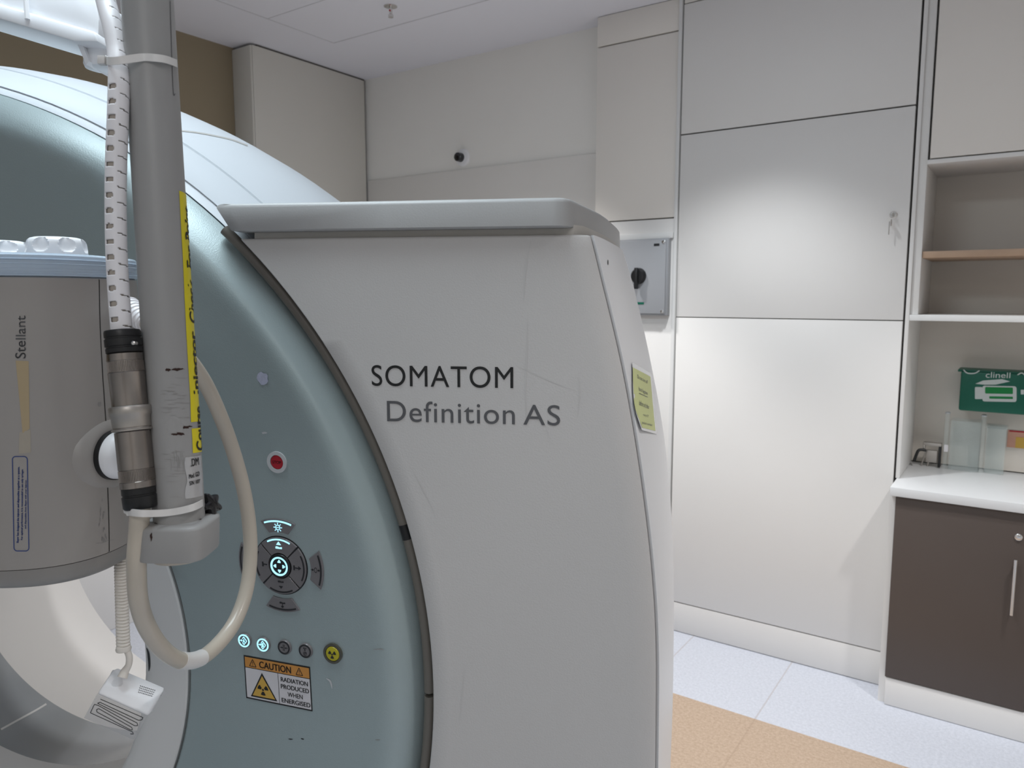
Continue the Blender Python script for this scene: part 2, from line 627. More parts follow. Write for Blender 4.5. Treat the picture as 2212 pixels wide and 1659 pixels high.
# shelving unit with niche
XE = 1.3
t = thing('shelving_unit', 'white built-in shelving unit with open niches above the white counter', 'shelving', (.4, 3.4, 1.5))
bm = bmesh.new()
add_box(bm, (-.392, YC, .882), (-.378, 3.69, CEIL - .002), .001)
part('side_panel', bm, 'lam', t)
part('filler_strip', box((-.378, YC + .012, 1.5325), (-.350, 3.66, CEIL - .002), .001), 'lam', t)
part('back_panel', box((-.378, 3.655, .885), (XE, 3.69, 2.11)), 'niche', t)
part('top_rail', box((-.350, YC, 2.098), (XE, 3.66, 2.114), .001), 'lam', t)
part('upper_door', box((-.341, YC, 2.119), (.16, YC + .02, 2.88), .0015), 'lam2', t)
part('upper_door', box((.164, YC, 2.119), (.665, YC + .02, 2.88), .0015), 'lam2', t)
part('upper_box', box((-.345, YC + .022, 2.1145), (XE, 3.66, CEIL - .002)), 'seam', t)
part('white_shelf', box((-.3775, YC, 1.509), (XE, 3.656, 1.532), .001), 'edge', t)
part('wooden_shelf', box((-.349, YC + .02, 1.749), (XE, 3.656, 1.774), .001), 'wood', t, 'shelf with a beech wood front edge')

t = thing('base_cupboard', 'low taupe-fronted base cupboard under the white counter', 'cupboard', (.4, 3.4, 0))
part('carcass', box((-.392, 3.142, .0), (XE, 3.69, .846)), 'lam', t)
part('plinth', box((-.366, 3.124, .002), (XE, 3.141, .114), .001), 'lam', t)
for i, (x0, x1) in enumerate(((-.369, .082), (.087, .54), (.545, 1.0))):
    dr = part('door', box((x0, 3.12, .118), (x1, 3.139, .842), .0015), 'brownlam', t)
    hx = x1 - .059
    part('lock', rev((hx + .003, 3.12, .757), (0, -1, 0), [(0, .012), (.004, .012), (.006, .009), (.006, .001)], 24), 'chrome', dr)
    bm = bmesh.new()
    add_tube(bm, [(hx, 3.09, .478), (hx, 3.09, .682)], .006, 14)
    for z in (.497, .663):
        add_tube(bm, [(hx, 3.09, z), (hx, 3.121, z)], .0045, 12)
    part('handle', bm, 'chrome', dr, 'chrome bar handle')
solo('countertop', box((-.388, 3.105, .8465), (XE, 3.654, .881), .002), 'counter', 'white worktop over the taupe base cupboard doors', 'countertop')

# wipes dispenser on the niche back
t = thing('wipes_dispenser', 'green wall-mounted wipes dispenser above the counter', 'dispenser', (-.09, 3.6, 1.14))
bx = box((-.208, 3.53, 1.138), (.06, 3.653, 1.30), .008)
bv = bvh_of(bx)
part('case', bx, 'green', t)
bm = bmesh.new()
add_box(bm, (-.220, 3.54, 1.296), (.072, 3.653, 1.306), .003)
part('lid', bm, 'green', t)
bm = bmesh.new()
add_tube(bm, catmull([(-.20, 3.535, 1.305), (-.185, 3.529, 1.293), (-.16, 3.529, 1.294), (-.145, 3.535, 1.305)], 6), .0025, 8)
part('lid_clip', bm, 'greyprint', t)
bm = bmesh.new()
add_tube(bm, catmull([(-.02, 3.535, 1.292), (-.004, 3.529, 1.304), (.012, 3.535, 1.292)], 6), .0025, 8)
part('lid_clip', bm, 'greyprint', t)


def on_disp(x0, x1, z0, z1, off):
    return lambda s, tt: Vector((x0 + (x1 - x0) * s, 3.53 - off, z0 + (z1 - z0) * tt))


def disp_px(pts, y=3.5292):
    return [onY(px, py, y) for px, py in pts]


def flat_poly(lists, y, n=Vector((0, -1, 0)), h=.0006):
    b = bmesh.new()
    for l in lists:
        add_plate(b, disp_px(l, y), n, -.0004, h)
    return b


q = [onY(px, py, 3.5292) for px, py in ((2130, 803), (2183, 805), (2182, 817), (2129, 816))]
bm = add_text(bmesh.new(), 'clinell', lambda s, tt: (q[3].lerp(q[2], s)).lerp(q[0].lerp(q[1], s), tt))
part('lettering', bm, 'greyprint', t)


def rrect(x0, y0, x1, y1, r, sk=0.0, n=5):
    out = []
    for (cx, cy, a0) in ((x1 - r, y0 + r, -90), (x1 - r, y1 - r, 0), (x0 + r, y1 - r, 90), (x0 + r, y0 + r, 180)):
        for k in range(n + 1):
            a = math.radians(a0 + 90 * k / n)
            out.append((cx + r * math.cos(a), cy + r * math.sin(a) + sk * (cx - x0)))
    return out


part('pack_picture', flat_poly([rrect(2106, 836, 2122, 862, 2), rrect(2122, 833, 2196, 867, 5, .02), [(2107, 829), (2124, 822), (2165, 819), (2182, 824), (2150, 831), (2126, 831)]], 3.5296), 'greyprint', t)
bm = flat_poly([rrect(2128, 836, 2188, 850, 2, .02), rrect(2137, 856, 2188, 861, 1, .02)], 3.5288)
part('pack_label', bm, 'green2', t)
bm = flat_poly([[(2205, 842), (2212, 842), (2212, 852), (2205, 852)]], 3.5294)
part('corner_mark', bm, 'greyprint', t)

# clear boxes on the counter
def acrylic_box(name, label, x0, x1, y0, y1, z0, z1, lip=0.0):
    t = thing(name, label, 'container', ((x0 + x1) / 2, (y0 + y1) / 2, z0), 'clear containers on the counter')
    bm = bmesh.new()
    w = .003
    add_box(bm, (x0, y0, z0), (x1, y1, z0 + w))
    add_box(bm, (x0, y0, z0 + w), (x0 + w, y1, z1))
    add_box(bm, (x1 - w, y0, z0 + w), (x1, y1, z1))
    add_box(bm, (x0 + w, y0, z0 + w), (x1 - w, y0 + w, z1))
    add_box(bm, (x0 + w, y1 - w, z0 + w), (x1 - w, y1, z1))
    part('shell', bm, 'acrylic', t)
    return t


tb = acrylic_box('clear_box', 'taller clear plastic box with two corner posts on the counter', -.235, -.125, 3.56, 3.645, .882, 1.09)
for x in (-.247, -.118):
    bm = bmesh.new()
    add_tube(bm, [(x, 3.575, .882), (x, 3.575, 1.115)], .009, 16)
    p = part('corner_post', bm, 'acrylic', tb)
    part('post_cap', rev((x, 3.575, 1.115), (0, 0, 1), [(0, .010), (.006, .010), (.008, .006)], 16), 'bezel', p)
part('white_sticker', box((-.252, 3.563, .955), (-.237, 3.565, .985)), 'paper', tb)
t2 = acrylic_box('clear_tub', 'shorter clear plastic tub right of the taller clear box', -.108, -.038, 3.57, 3.645, .882, 1.075)
part('rim', box((-.112, 3.566, 1.07), (-.034, 3.649, 1.079), .002), 'acrylic', t2)

# clamp with black lever
t = thing('rail_clamp', 'grey metal clamp with a black lever left of the clear boxes', 'clamp', (-.30, 3.6, .882))
bm = bmesh.new()
add_box(bm, (-.33, 3.57, .972), (-.262, 3.60, .985), .002)
add_box(bm, (-.33, 3.57, .955), (-.322, 3.60, .975), .002)
add_box(bm, (-.318, 3.575, .90), (-.275, 3.595, .952), .002)
part('bracket', bm, 'satin', t)
bm = bmesh.new()
add_box(bm, (-.272, 3.565, .884), (-.262, 3.60, .972), .002)
part('jaw', bm, 'black', t)
bm = bmesh.new()
add_tube(bm, [(-.333, 3.58, .882), (-.318, 3.58, .955)], .003, 10)
add_tube(bm, [(-.31, 3.585, .882), (-.305, 3.585, .91)], .004, 10)
part('pin', bm, 'satin', t)
bm = bmesh.new()
add_tube(bm, catmull([(-.318, 3.57, .951), (-.335, 3.565, .953), (-.346, 3.56, .948), (-.352, 3.555, .93), (-.358, 3.55, .905)], 5), [.006] * 20 + [.007], 12)
part('lever', bm, 'black', t)

# small notice with a picture of a hand
t = thing('wall_notice', 'small orange and pink picture card on the niche back below the green dispenser', 'notice', (0, 3.65, 1.0))
part('card', box((-.035, 3.6515, .985), (.06, 3.6545, 1.056)), 'skin', t)
part('yellow_stripe', box((-.006, 3.6505, .985), (.06, 3.652, 1.03)), 'amber', t)
part('red_edge', box((-.030, 3.6505, 1.05), (.06, 3.652, 1.056)), 'red', t)

# ------------------------------------------------------------------ the scanner
U0, W0, SH = -1.32, .965, -.12


def cen(d):
    return W0 + SH * d


def add_ring(bm, prof, seg=200, a0=0.0, a1=360.0):
    closed = (a1 - a0) >= 360
    n = seg if closed else seg + 1
    rows = []
    for d, r in prof:
        row = []
        for k in range(n):
            a = math.radians(a0 + (a1 - a0) * k / seg)
            w = cen(d) + r * math.sin(a)
            row.append(gw(U0 + r * math.cos(a), max(w, .012), d))
        rows.append(row)
    add_grid(bm, rows, closed)
    return bm


def ringpart(name, prof, m, parent, label=None, seg=200, a0=0.0, a1=360.0, smooth=40):
    b = add_ring(bmesh.new(), prof, seg, a0, a1)
    v = bvh_of(b)
    return part(name, b, m, parent, label, smooth), v


GY = thing('scanner_gantry', 'large white and teal medical scanner gantry with round bore filling the middle', 'medical scanner', gw(-1.0, 0, .6))
TEAL = [(.062, 1.008), (.037, 1.0150), (.0355, 1.0145), (.0040, .9725), (.0012, .9690), (-.0012, .9650), (-.0031, .9605), (-.0043, .9550), (-.0048, .9490), (-.0044, .9420), (-.003, .932), (.001, .915), (.006, .885), (.0115, .85), (.0195, .80), (.0275, .75), (.0355, .70), (.0435, .65), (.0515, .60), (.056, .572), (.062, .567), (.08, .565)]
fp, TV = ringpart('front_panel', TEAL, 'teal', GY, 'pearly teal front panel')
HOUS = [(.075, 1.010), (.0400, 1.0158), (.0392, 1.0168), (.0485, 1.0270), (.0500, 1.0280), (.0535, 1.0285), (.0535, 1.0300), (.0515, 1.0310), (.070, 1.0400), (.115, 1.0715), (.121, 1.0715), (.1215, 1.075), (.16, 1.088), (.21, 1.104), (.27, 1.120), (.33, 1.131), (.40, 1.138), (.50, 1.141), (.65, 1.138), (.85, 1.12), (1.0, 1.09), (1.10, 1.03), (1.15, .95), (1.17, .80), (1.16, .60)]
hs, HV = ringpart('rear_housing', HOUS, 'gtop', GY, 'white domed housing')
rg, RV = ringpart('bore_ring', [(.09, .5635), (.060, .5635), (.0575, .561), (.059, .55), (.063, .52), (.068, .49), (.074, .474), (.084, .465), (.10, .461), (.2, .452), (.3, .444), (.40, .437)], 'bore', GY, 'white bore funnel')
tn, TNV = ringpart('scan_window', [(.40, .4375), (.402, .441), (.45, .444), (.62, .463), (.64, .466)], 'tunnel', GY, 'shiny dark grey window band inside the bore')
rt, _ = ringpart('rear_tunnel', [(.625, .4655), (.627, .470), (.66, .476), (.70, .482), (.9, .52), (1.15, .58), (1.165, .60)], 'bore', GY)

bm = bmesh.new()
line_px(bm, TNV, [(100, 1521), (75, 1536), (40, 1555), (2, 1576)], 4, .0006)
part('joint_highlight', bm, 'film', tn, 'painted highlight along the joint of the window band')  # pale strip painted in for the specular streak along the window seam

# seal between the teal panel and the side cover
a_lo, a_hi = -75, 45.5
for nm, aa, bb, m in (('edge_seal', -75, -.6, 'seal'), ('edge_seal', -.2, 14.4, 'seal'), ('seal_joint', 14.4, 15.8, 'black'), ('edge_seal', 15.8, 47.0, 'seal')):
    b = bmesh.new()
    pts = []
    n = max(4, int(bb - aa) * 2)
    for k in range(n + 1):
        a = math.radians(aa + (bb - aa) * k / n)
        d = .020
        pts.append(gw(U0 + 1.0160 * math.cos(a), cen(d) + 1.0160 * math.sin(a), d))
    pts = [p for p in pts if p.z > .02]
    add_tube(b, pts, .0085 if m == 'seal' else .0089, 14)
    part(nm, b, m, GY)

# side cover: front skin lofted by height
GRV = [(1274, 507), (1288, 564), (1302, 622), (1326.6, 720), (1349, 821), (1376, 980), (1393, 1100), (1409, 1240), (1418, 1392), (1416, 1660)]
SIL = [(1347, 545), (1370, 620), (1394, 720), (1430, 900), (1442, 990), (1450, 1080), (1456, 1240), (1455, 1360), (1453, 1497), (1446, 1659)]
gtab = sorted((w, u) for u, w in (G(x, y, .004) for x, y in GRV))
stab = sorted((w, u) for u, w in (G(x, y, .42) for x, y in SIL))
gtab = [(.0, gtab[0][1] - .03), (.4, gtab[0][1])] + gtab
stab = [(.0, stab[0][1] - .04), (.4, stab[0][1])] + stab
ZT = 1.690


def uL(w):
    r = 1.0265
    return U0 + math.sqrt(r * r - (w - W0) ** 2)


def smooth_tab(tab, w):
    return sum(interp(w + k * .02, tab) for k in (-3, -2, -1, 0, 1, 2, 3)) / 7


def gu(w):
    return interp(w, gtab) if w > 1.60 else smooth_tab(gtab, w)


def su(w):
    return interp(w, stab) if w > 1.60 else smooth_tab(stab, w)


ws = [.03 + (ZT - .004 - .03) * k / 110 for k in range(111)]
rows = []
for w in ws + [ZT - .0012, ZT]:
    top = .0012 if w > ZT - .003 else 0
    if w == ZT:
        top = .004
    l, g = uL(w), gu(w)
    r = []
    for d, u in ((.030, l + .0012), (.022, l + .0008), (.006, l), (.002, l + .001), (0, l + .003)):
        r.append((u, d))
    r0 = g - .036
    for k in range(1, 13):
        r.append((l + .003 + (r0 - l - .003) * k / 12, 0))
    for k in range(1, 9):
        a = math.radians(90 * k / 8 * .62)
        r.append((r0 + .036 * math.sin(a) / math.sin(math.radians(55.8)), .020 * (1 - math.cos(a)) / (1 - math.cos(math.radians(55.8))) * .55))
    r.append((g + .0004, .026))
    rows.append([gw(u, w, d + (top if 0 <= d < .02 else 0)) for u, d in r])
rows.append([gw(p.dot(UX), ZT, .012) for p in rows[-1]])
fc = add_grid(bmesh.new(), rows) and None
bm = bmesh.new()
add_grid(bm, rows)
FV = bvh_of(bm)
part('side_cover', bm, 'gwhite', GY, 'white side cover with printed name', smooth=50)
rows = []
for w in ws + [ZT]:
    g, s = gu(w), su(w)
    r = [(g - .004, .03), (g + .001, .017)]
    for d, k in ((.0135, .02), (.016, .045), (.05, .18), (.093, .32), (.15, .47), (.258, .74), (.34, .90), (.42, .985), (.50, 1.0), (.62, .985), (.9, .85), (1.12, .5)):
        r.append((g + .004 + (s - g - .004) * k, d))
    rows.append([gw(u, w, d) for u, d in r])
bm = bmesh.new()
add_grid(bm, rows)
SV = bvh_of(bm)
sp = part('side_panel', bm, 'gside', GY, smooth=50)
# dark backing inside the groove, back of the stand
rows = []
for w in ws + [ZT - .002]:
    g = gu(w)
    rows.append([gw(u, w, d) for u, d in ((uL(w) + .004, .03), (g - .006, .03), (g + .004, .045))])
bm = bmesh.new()
add_grid(bm, rows)
part('inner_frame', bm, 'gap', GY)
# top recess
PL = [(-.574, .013), (-.075, .013), (-.062, .03), (-.052, .093), (-.034, .22), (-.02, .37), (-.012, .52), (-.02, 1.0), (-.6, 1.0)]
bm = bmesh.new()
add_plate(bm, [gw(u, 1.675, d) for u, d in PL], Vector((0, 0, 1)), 0, .03)
part('recess_strip', bm, 'recess', GY)
# top cover lip
PT = [(-.622, -.012), (-.6, -.0145), (-.35, -.0145), (-.105, -.0145), (-.092, -.0125), (-.083, -.006), (-.077, .005), (-.0715, .03), (-.063, .079), (-.05, .145), (-.04, .206), (-.031, .28), (-.023, .371), (-.016, .45), (-.012, .524), (-.012, .75), (-.03, 1.08), (-.62, 1.08)]
rows = []
for z, ins, lsh in ((1.700, .012, .030), (1.7005, .003, .024), (1.702, .0, .0225), (1.735, 0.0, .001), (1.7385, .0012, .0), (1.7410, .004, .002), (1.7420, .008, .006)):
    r = []
    n = len(PT)
    for i, (u, d) in enumerate(PT):
        pu, pd = PT[i - 1]
        nu, nd = PT[(i + 1) % n]
        tx, ty = nu - pu, nd - pd
        ln = math.hypot(tx, ty)
        k = max(0, min(1, (-.35 - u) / .25)) if d < .5 else 0
        r.append(gw(u - ty / ln * ins + lsh * k, z, d + tx / ln * ins))
    rows.append(r)
bm = bmesh.new()
add_grid(bm, rows, True, True, True)
LV = bvh_of(bm)
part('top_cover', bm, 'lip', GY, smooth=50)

# printed name on the side cover
bm = bmesh.new()


def on_face(u0, u1, w0, w1):
    return lambda s, t: gw(u0 + (u1 - u0) * s, w0 + (w1 - w0) * t, -.0006)


sc_obj = [o for o in GY.children if o.name.startswith('side_cover')][0]
add_text(bm, 'SOMATOM', on_face(-.3835, -.1625, 1.4635, 1.4960), 0, 1.08)
part('name_lettering', bm, 'ink', sc_obj, 'black lettering')
bm = bmesh.new()
add_text(bm, 'Definition', on_face(-.360, -.160, 1.4085, 1.4410), .0, 1.06)
add_text(bm, 'AS', on_face(-.147, -.0915, 1.4085, 1.4395), .0, 1.06)
part('model_lettering', bm, 'grey_ink', sc_obj, 'grey lettering')
faint = mat('faint_drip', (.56, .545, .53), .35, var=.05)
for nm, pth, w in (('drip_mark', [(1147, 520), (1139, 560), (1133, 600), (1131, 655)], 4), ('drip_mark', [(1139, 690), (1138, 760), (1135, 830), (1137, 915)], 3), ('drip_mark', [(1250, 815), (1252, 850), (1248, 900)], 2), ('scratch', [(885, 1005), (915, 1060), (930, 1090), (943, 1122)], 1.8), ('scratch', [(1004, 1440), (998, 1500), (992, 1560)], 1.8), ('scratch', [(1115, 790), (1180, 820), (1245, 845)], 1.0), ('scratch', [(1165, 890), (1180, 925), (1190, 960)], 1.0)):
    bm = bmesh.new()
    line_px(bm, FV, pth, w, .0003, taper=True)
    part(nm, bm, faint, sc_obj)
bm = bmesh.new()
blot_px(bm, SV, 1313, 567, 1.3, 6, rough=.1)
part('vent_hole', bm, 'keydark', sp)

# laminated notice on the side panel
t = thing('laminated_notice', 'laminated lime-green notice stuck on the right flank of the scanner', 'notice', hit(SV, 1390, 870)[0])
NQ = [(1363, 783), (1406, 807), (1418, 938), (1381, 929)]


def nq(s, tt):
    x, y = bil(NQ, s, tt)
    return x - 8 * (1 - s) * math.sin(math.pi * tt ** 1.3), y


def lift(s, tt):
    return .001 + .004 * (1 - s) * (.3 + .7 * tt)


bm = bmesh.new()
rows = []
NP = {}
for i in range(13):
    r = []
    for j in range(7):
        p, n = hit(SV, *nq(j / 6, i / 12))
        n = (n - AX * .6).normalized()
        r.append(p + n * lift(j / 6, i / 12))
    rows.append(r)
add_grid(bm, rows)
fr = bm.faces[:]
NV = bvh_of(bm)
ext = bmesh.ops.extrude_face_region(bm, geom=fr)
bmesh.ops.translate(bm, verts=[v for v in ext['geom'] if isinstance(v, bmesh.types.BMVert)], vec=AX * .0006)
part('laminate_sheet', bm, 'film', t)
rows = []
for i in range(13):
    r_ = []
    for j in range(7):
        p, n = hit(NV, *nq(.07 + .88 * j / 6, .06 + .89 * i / 12))
        r_.append(p + n * .0004)
    rows.append(r_)
bm = bmesh.new()
add_grid(bm, rows)
part('paper', bm, 'lime', t, 'lime green paper')
bm = bmesh.new()
for body, q in (('Do not turn off', [(1376, 809), (1398, 822), (1398, 829), (1376, 817)]), ('hand hygiene', [(1379, 835), (1398, 846), (1398, 856), (1379, 846)]), ('before and after', [(1380, 864), (1401, 875), (1402, 884), (1380, 875)]), ('every CT', [(1388, 893), (1400, 897), (1400, 903), (1388, 899)]), ('patient contact', [(1386, 910), (1408, 916), (1408, 922), (1386, 917)])):
    add_text_px(bm, body, NV, q, .0009)
line_px(bm, NV, [(1379.5, 849.5), (1398.5, 858)], 1.0, .0009)
part('lettering', bm, 'keydark', t)

# housing joint line
bm = bmesh.new()
line_px(bm, HV, [(380, 282), (420, 286), (460, 293), (500, 302), (535, 315)], 3.0, .0006, taper=False)
part('housing_joint', bm, 'seam', hs)


# ---- controls on the teal panel
class Fr:
    def __init__(s, px, py, bvh=None):
        s.c, s.n = hit(bvh or TV, px, py)
        z = Vector((0, 0, 1))
        s.v = (z - s.n * z.dot(s.n)).normalized()
        s.r = s.v.cross(s.n).normalized()

    def p(s, x, y, h=0.0):
        return s.c + s.r * x * .001 + s.v * y * .001 + s.n * h * .001


def circ(F, r, n=36, cx=0, cy=0):
    return [F.p(cx + r * math.cos(2 * math.pi * k / n), cy + r * math.sin(2 * math.pi * k / n)) for k in range(n)]


def ringmesh(bm, F, r0, r1, h0, h1, n=48, cx=0, cy=0):
    rows = [[F.p(cx + r * math.cos(2 * math.pi * k / n), cy + r * math.sin(2 * math.pi * k / n), h) for k in range(n)] for r, h in ((r0, h0), (r0, h1), (r1, h1), (r1, h0))]
    add_grid(bm, rows, True)
    return bm


def fpoly(bm, F, pts, h0, h1, ch=0.0):
    add_plate(bm, [F.p(x, y) for x, y in pts], F.n, h0 * .001, h1 * .001, ch * .001)
    return bm


def rotp(pts, a):
    c, s = math.cos(math.radians(a)), math.sin(math.radians(a))
    return [(x * c - y * s, x * s + y * c) for x, y in pts]


def arcband(r0, r1, a0, a1, n=14):
    A = [math.radians(a0 + (a1 - a0) * k / n) for k in range(n + 1)]
    return [(r1 * math.cos(a), r1 * math.sin(a)) for a in A] + [(r0 * math.cos(a), r0 * math.sin(a)) for a in reversed(A)]


def seg_line(x0, y0, x1, y1, w):
    l = math.hypot(x1 - x0, y1 - y0)
    nx, ny = -(y1 - y0) / l * w / 2, (x1 - x0) / l * w / 2
    return [(x0 + nx, y0 + ny), (x0 - nx, y0 - ny), (x1 - nx, y1 - ny), (x1 + nx, y1 + ny)]


def trefoil(k, cx=0, cy=0):
    out = []
    for a in (30, 150, 270):
        out.append([(cx + x, cy + y) for x, y in arcband(k * .34, k, a - 27, a + 27, 8)])
    out.append([(cx + k * .2 * math.cos(q * math.pi / 6), cy + k * .2 * math.sin(q * math.pi / 6)) for q in range(12)])
    return out


# stop button
F = Fr(599, 998)
st = part('stop_button', ringmesh(bmesh.new(), F, 12.0, 18.0, -6, 2.2), 'bezel', GY, 'red stop button in a grey ring')
bm = bmesh.new()
add_rev(bm, F.p(0, 0, -3), F.n, [(0, .0118), (.0035, .0118), (.0045, .011), (.0045, .0001)], 40)
part('button_cap', bm, 'red', st, 'red cap')
bm = add_text(bmesh.new(), 'STOP', lambda s, t: F.p(-8 + 16 * s, -2.4 + 4.8 * t, 1.7), .006)
part('lettering', bm, 'keydark', st)

# small sticker residue
bm = bmesh.new()
blot_px(bm, TV, 568, 817, 12, 13, .0012, rough=.2)
part('sticker_residue', bm, mat('residue', (.46, .48, .60), .4, var=.2, vscale=200), fp)
bm = bmesh.new()
blot_px(bm, TV, 572, 935, 6, 2, .0006)
part('scrape_mark', bm, 'bezel', fp)
for pth, w, m in (([(705, 1465), (714, 1472), (718, 1488)], 4, 'bezel'), ([(806, 1403), (820, 1402), (830, 1403)], 2, 'scuff'), ([(623, 1596), (633, 1597)], 2.4, 'keydark'), ([(650, 1595), (657, 1597)], 2.4, 'keydark'), ([(810, 1598), (822, 1598)], 1.6, 'scuff')):
    bm = bmesh.new()
    line_px(bm, TV, pth, w, .0005, taper=True)
    part('scratch', bm, m, fp)

# keypad cross
F = Fr(607, 1221)
kp = part('control_keypad', ringmesh(bmesh.new(), F, 16.5, 51, -5, .5), 'keydark', GY, 'round grey control keypad')


def keymark(parent, polys, m='keydark', h=3.75, name='icon'):
    b = bmesh.new()
    for pl in polys:
        fpoly(b, F, pl, 3.0, h)
    return part(name, b, m, parent)


BED = [(-6, 1.5), (-6, -1.7), (6, -1.7), (6, 1.2), (4, 1.6), (2, .6), (-3, 2), (-4, 2.2)]
HAMMER = [[(-8, 4), (-5.6, 4), (-5.6, -4), (-8, -4)], [(-5.6, .8), (1.5, .5), (1.5, -1.2), (-5.6, -.8)]]
ARROW = [(1, 3.4), (6, 0), (1, -3.4)]
INN = {90: ('glow', [[(0, 43.2 - 1), (-4.5, 37.4 - 1), (4.5, 37.4 - 1)], [(x, y + 31.5) for x, y in BED]]),
       0: ('keydark', [[(x + 34, y) for x, y in pl] for pl in HAMMER] + [[(x + 34 + .5, y) for x, y in ARROW]]),
       270: ('keydark', [[(0, -39.5), (-4, -35), (4, -35)], [(x * .9, y * .8 - 27.5) for x, y in BED]]),
       180: ('keydark', [[(x - 26, y) for x, y in pl] for pl in HAMMER])}
for a in (90, 0, 270, 180):
    b = bmesh.new()
    lit = 'glow' if a == 90 else 'keydark'
    fpoly(b, F, arcband(22, 49, a - 43.2, a + 43.2, 20), -2, 3.2, .5)
    k = part('direction_key', b, 'key', kp)
    b = bmesh.new()
    fpoly(b, F, arcband(44.2, 46.8, a - 28, a + 28, 16), 3.0, 3.6)
    # light bar and icon stay children of the keypad (thing > part > sub-part)
    part('light_bar', b, lit, kp)
    keymark(kp, INN[a][1], INN[a][0])
bm = bmesh.new()
add_rev(bm, F.p(0, 0, -3), F.n, [(0, .0205), (.006, .0205), (.0078, .019), (.0085, .0165), (.0075, .016), (.0075, .0001)], 48)
part('centre_button', bm, 'black', kp)
bm = ringmesh(bmesh.new(), F, 13.4, 16.4, 4.0, 5.7)
for a in (0, 90, 180, 270):
    fpoly(bm, F, rotp([(11.5, 0), (7.8, 3.0), (7.8, -3.0)], a), 4.3, 5.2)
    fpoly(bm, F, rotp([(8.2, 2.2), (6, 3.0), (6, -3.0), (8.2, -2.2)], a), 4.3, 5.2)
part('lit_ring', bm, 'glow', kp, 'lit cyan ring with four arrows')
# outer keys
OUT = {90: 'glow', 0: 'keydark', 270: 'keydark', 180: 'keydark'}
for a in (90, 0, 270, 180):
    inner = rotp([(58 * math.cos(math.radians(q)), 58 * math.sin(math.radians(q))) for q in (18, 9, 0, -9, -18)], a)
    outer = rotp([(81 * math.cos(math.radians(q)), 81 * math.sin(math.radians(q))) for q in (-24, -18, -12, -6, 0, 6, 12, 18, 24)], a)
    b = fpoly(bmesh.new(), F, inner + outer, -3, 2.4, .7)
    k = part('outer_key', b, 'key', GY)
    b = fpoly(bmesh.new(), F, arcband(75.2, 78, a - 19.5, a + 19.5, 14), 2.2, 2.9)
    part('light_bar', b, OUT[a], k)
    b = bmesh.new()
    if a == 90:
        ringmesh(b, F, 3.4, 4.6, 2.2, 2.9, 24, 0, 66)
        for q in range(8):
            c, s = math.cos(q * math.pi / 4), math.sin(q * math.pi / 4)
            fpoly(b, F, seg_line(c * 5.4, 66 + s * 5.4, c * 8, 66 + s * 8, 1.3), 2.2, 2.9)
        fpoly(b, F, seg_line(-2.6, 66, 2.6, 66, 1.0), 2.2, 2.9)
        m = 'glow'
    elif a == 0:
        for sx in (-1, 1):
            fpoly(b, F, seg_line(67 + sx * 9, 0, 67 + sx * 5, 0, .9), 2.2, 2.9)
            fpoly(b, F, [(67 + sx * 3.2, 0), (67 + sx * 6.6, 2.2), (67 + sx * 6.6, -2.2)], 2.2, 2.9)
        add_grid(b, [[F.p(67 + r * .62 * math.cos(2 * math.pi * q / 24), r * math.sin(2 * math.pi * q / 24), 2.8) for q in range(24)] for r in (4.6, 3.4)], True)
        m = 'keydark'
    elif a == 270:
        fpoly(b, F, [(x * .9, y * .8 - 65) for x, y in BED], 2.2, 2.9)
        fpoly(b, F, [(0, -74), (-3, -70.5), (3, -70.5)], 2.2, 2.9)
        fpoly(b, F, seg_line(0, -66, 0, -71, 1), 2.2, 2.9)
        m = 'keydark'
    else:
        for pl in HAMMER:
            fpoly(b, F, [(x - 63, y) for x, y in pl], 2.2, 2.9)
        m = mat('pale_icon', (.40, .48, .56), .4, var=.02)
    part('icon', b, m, k)

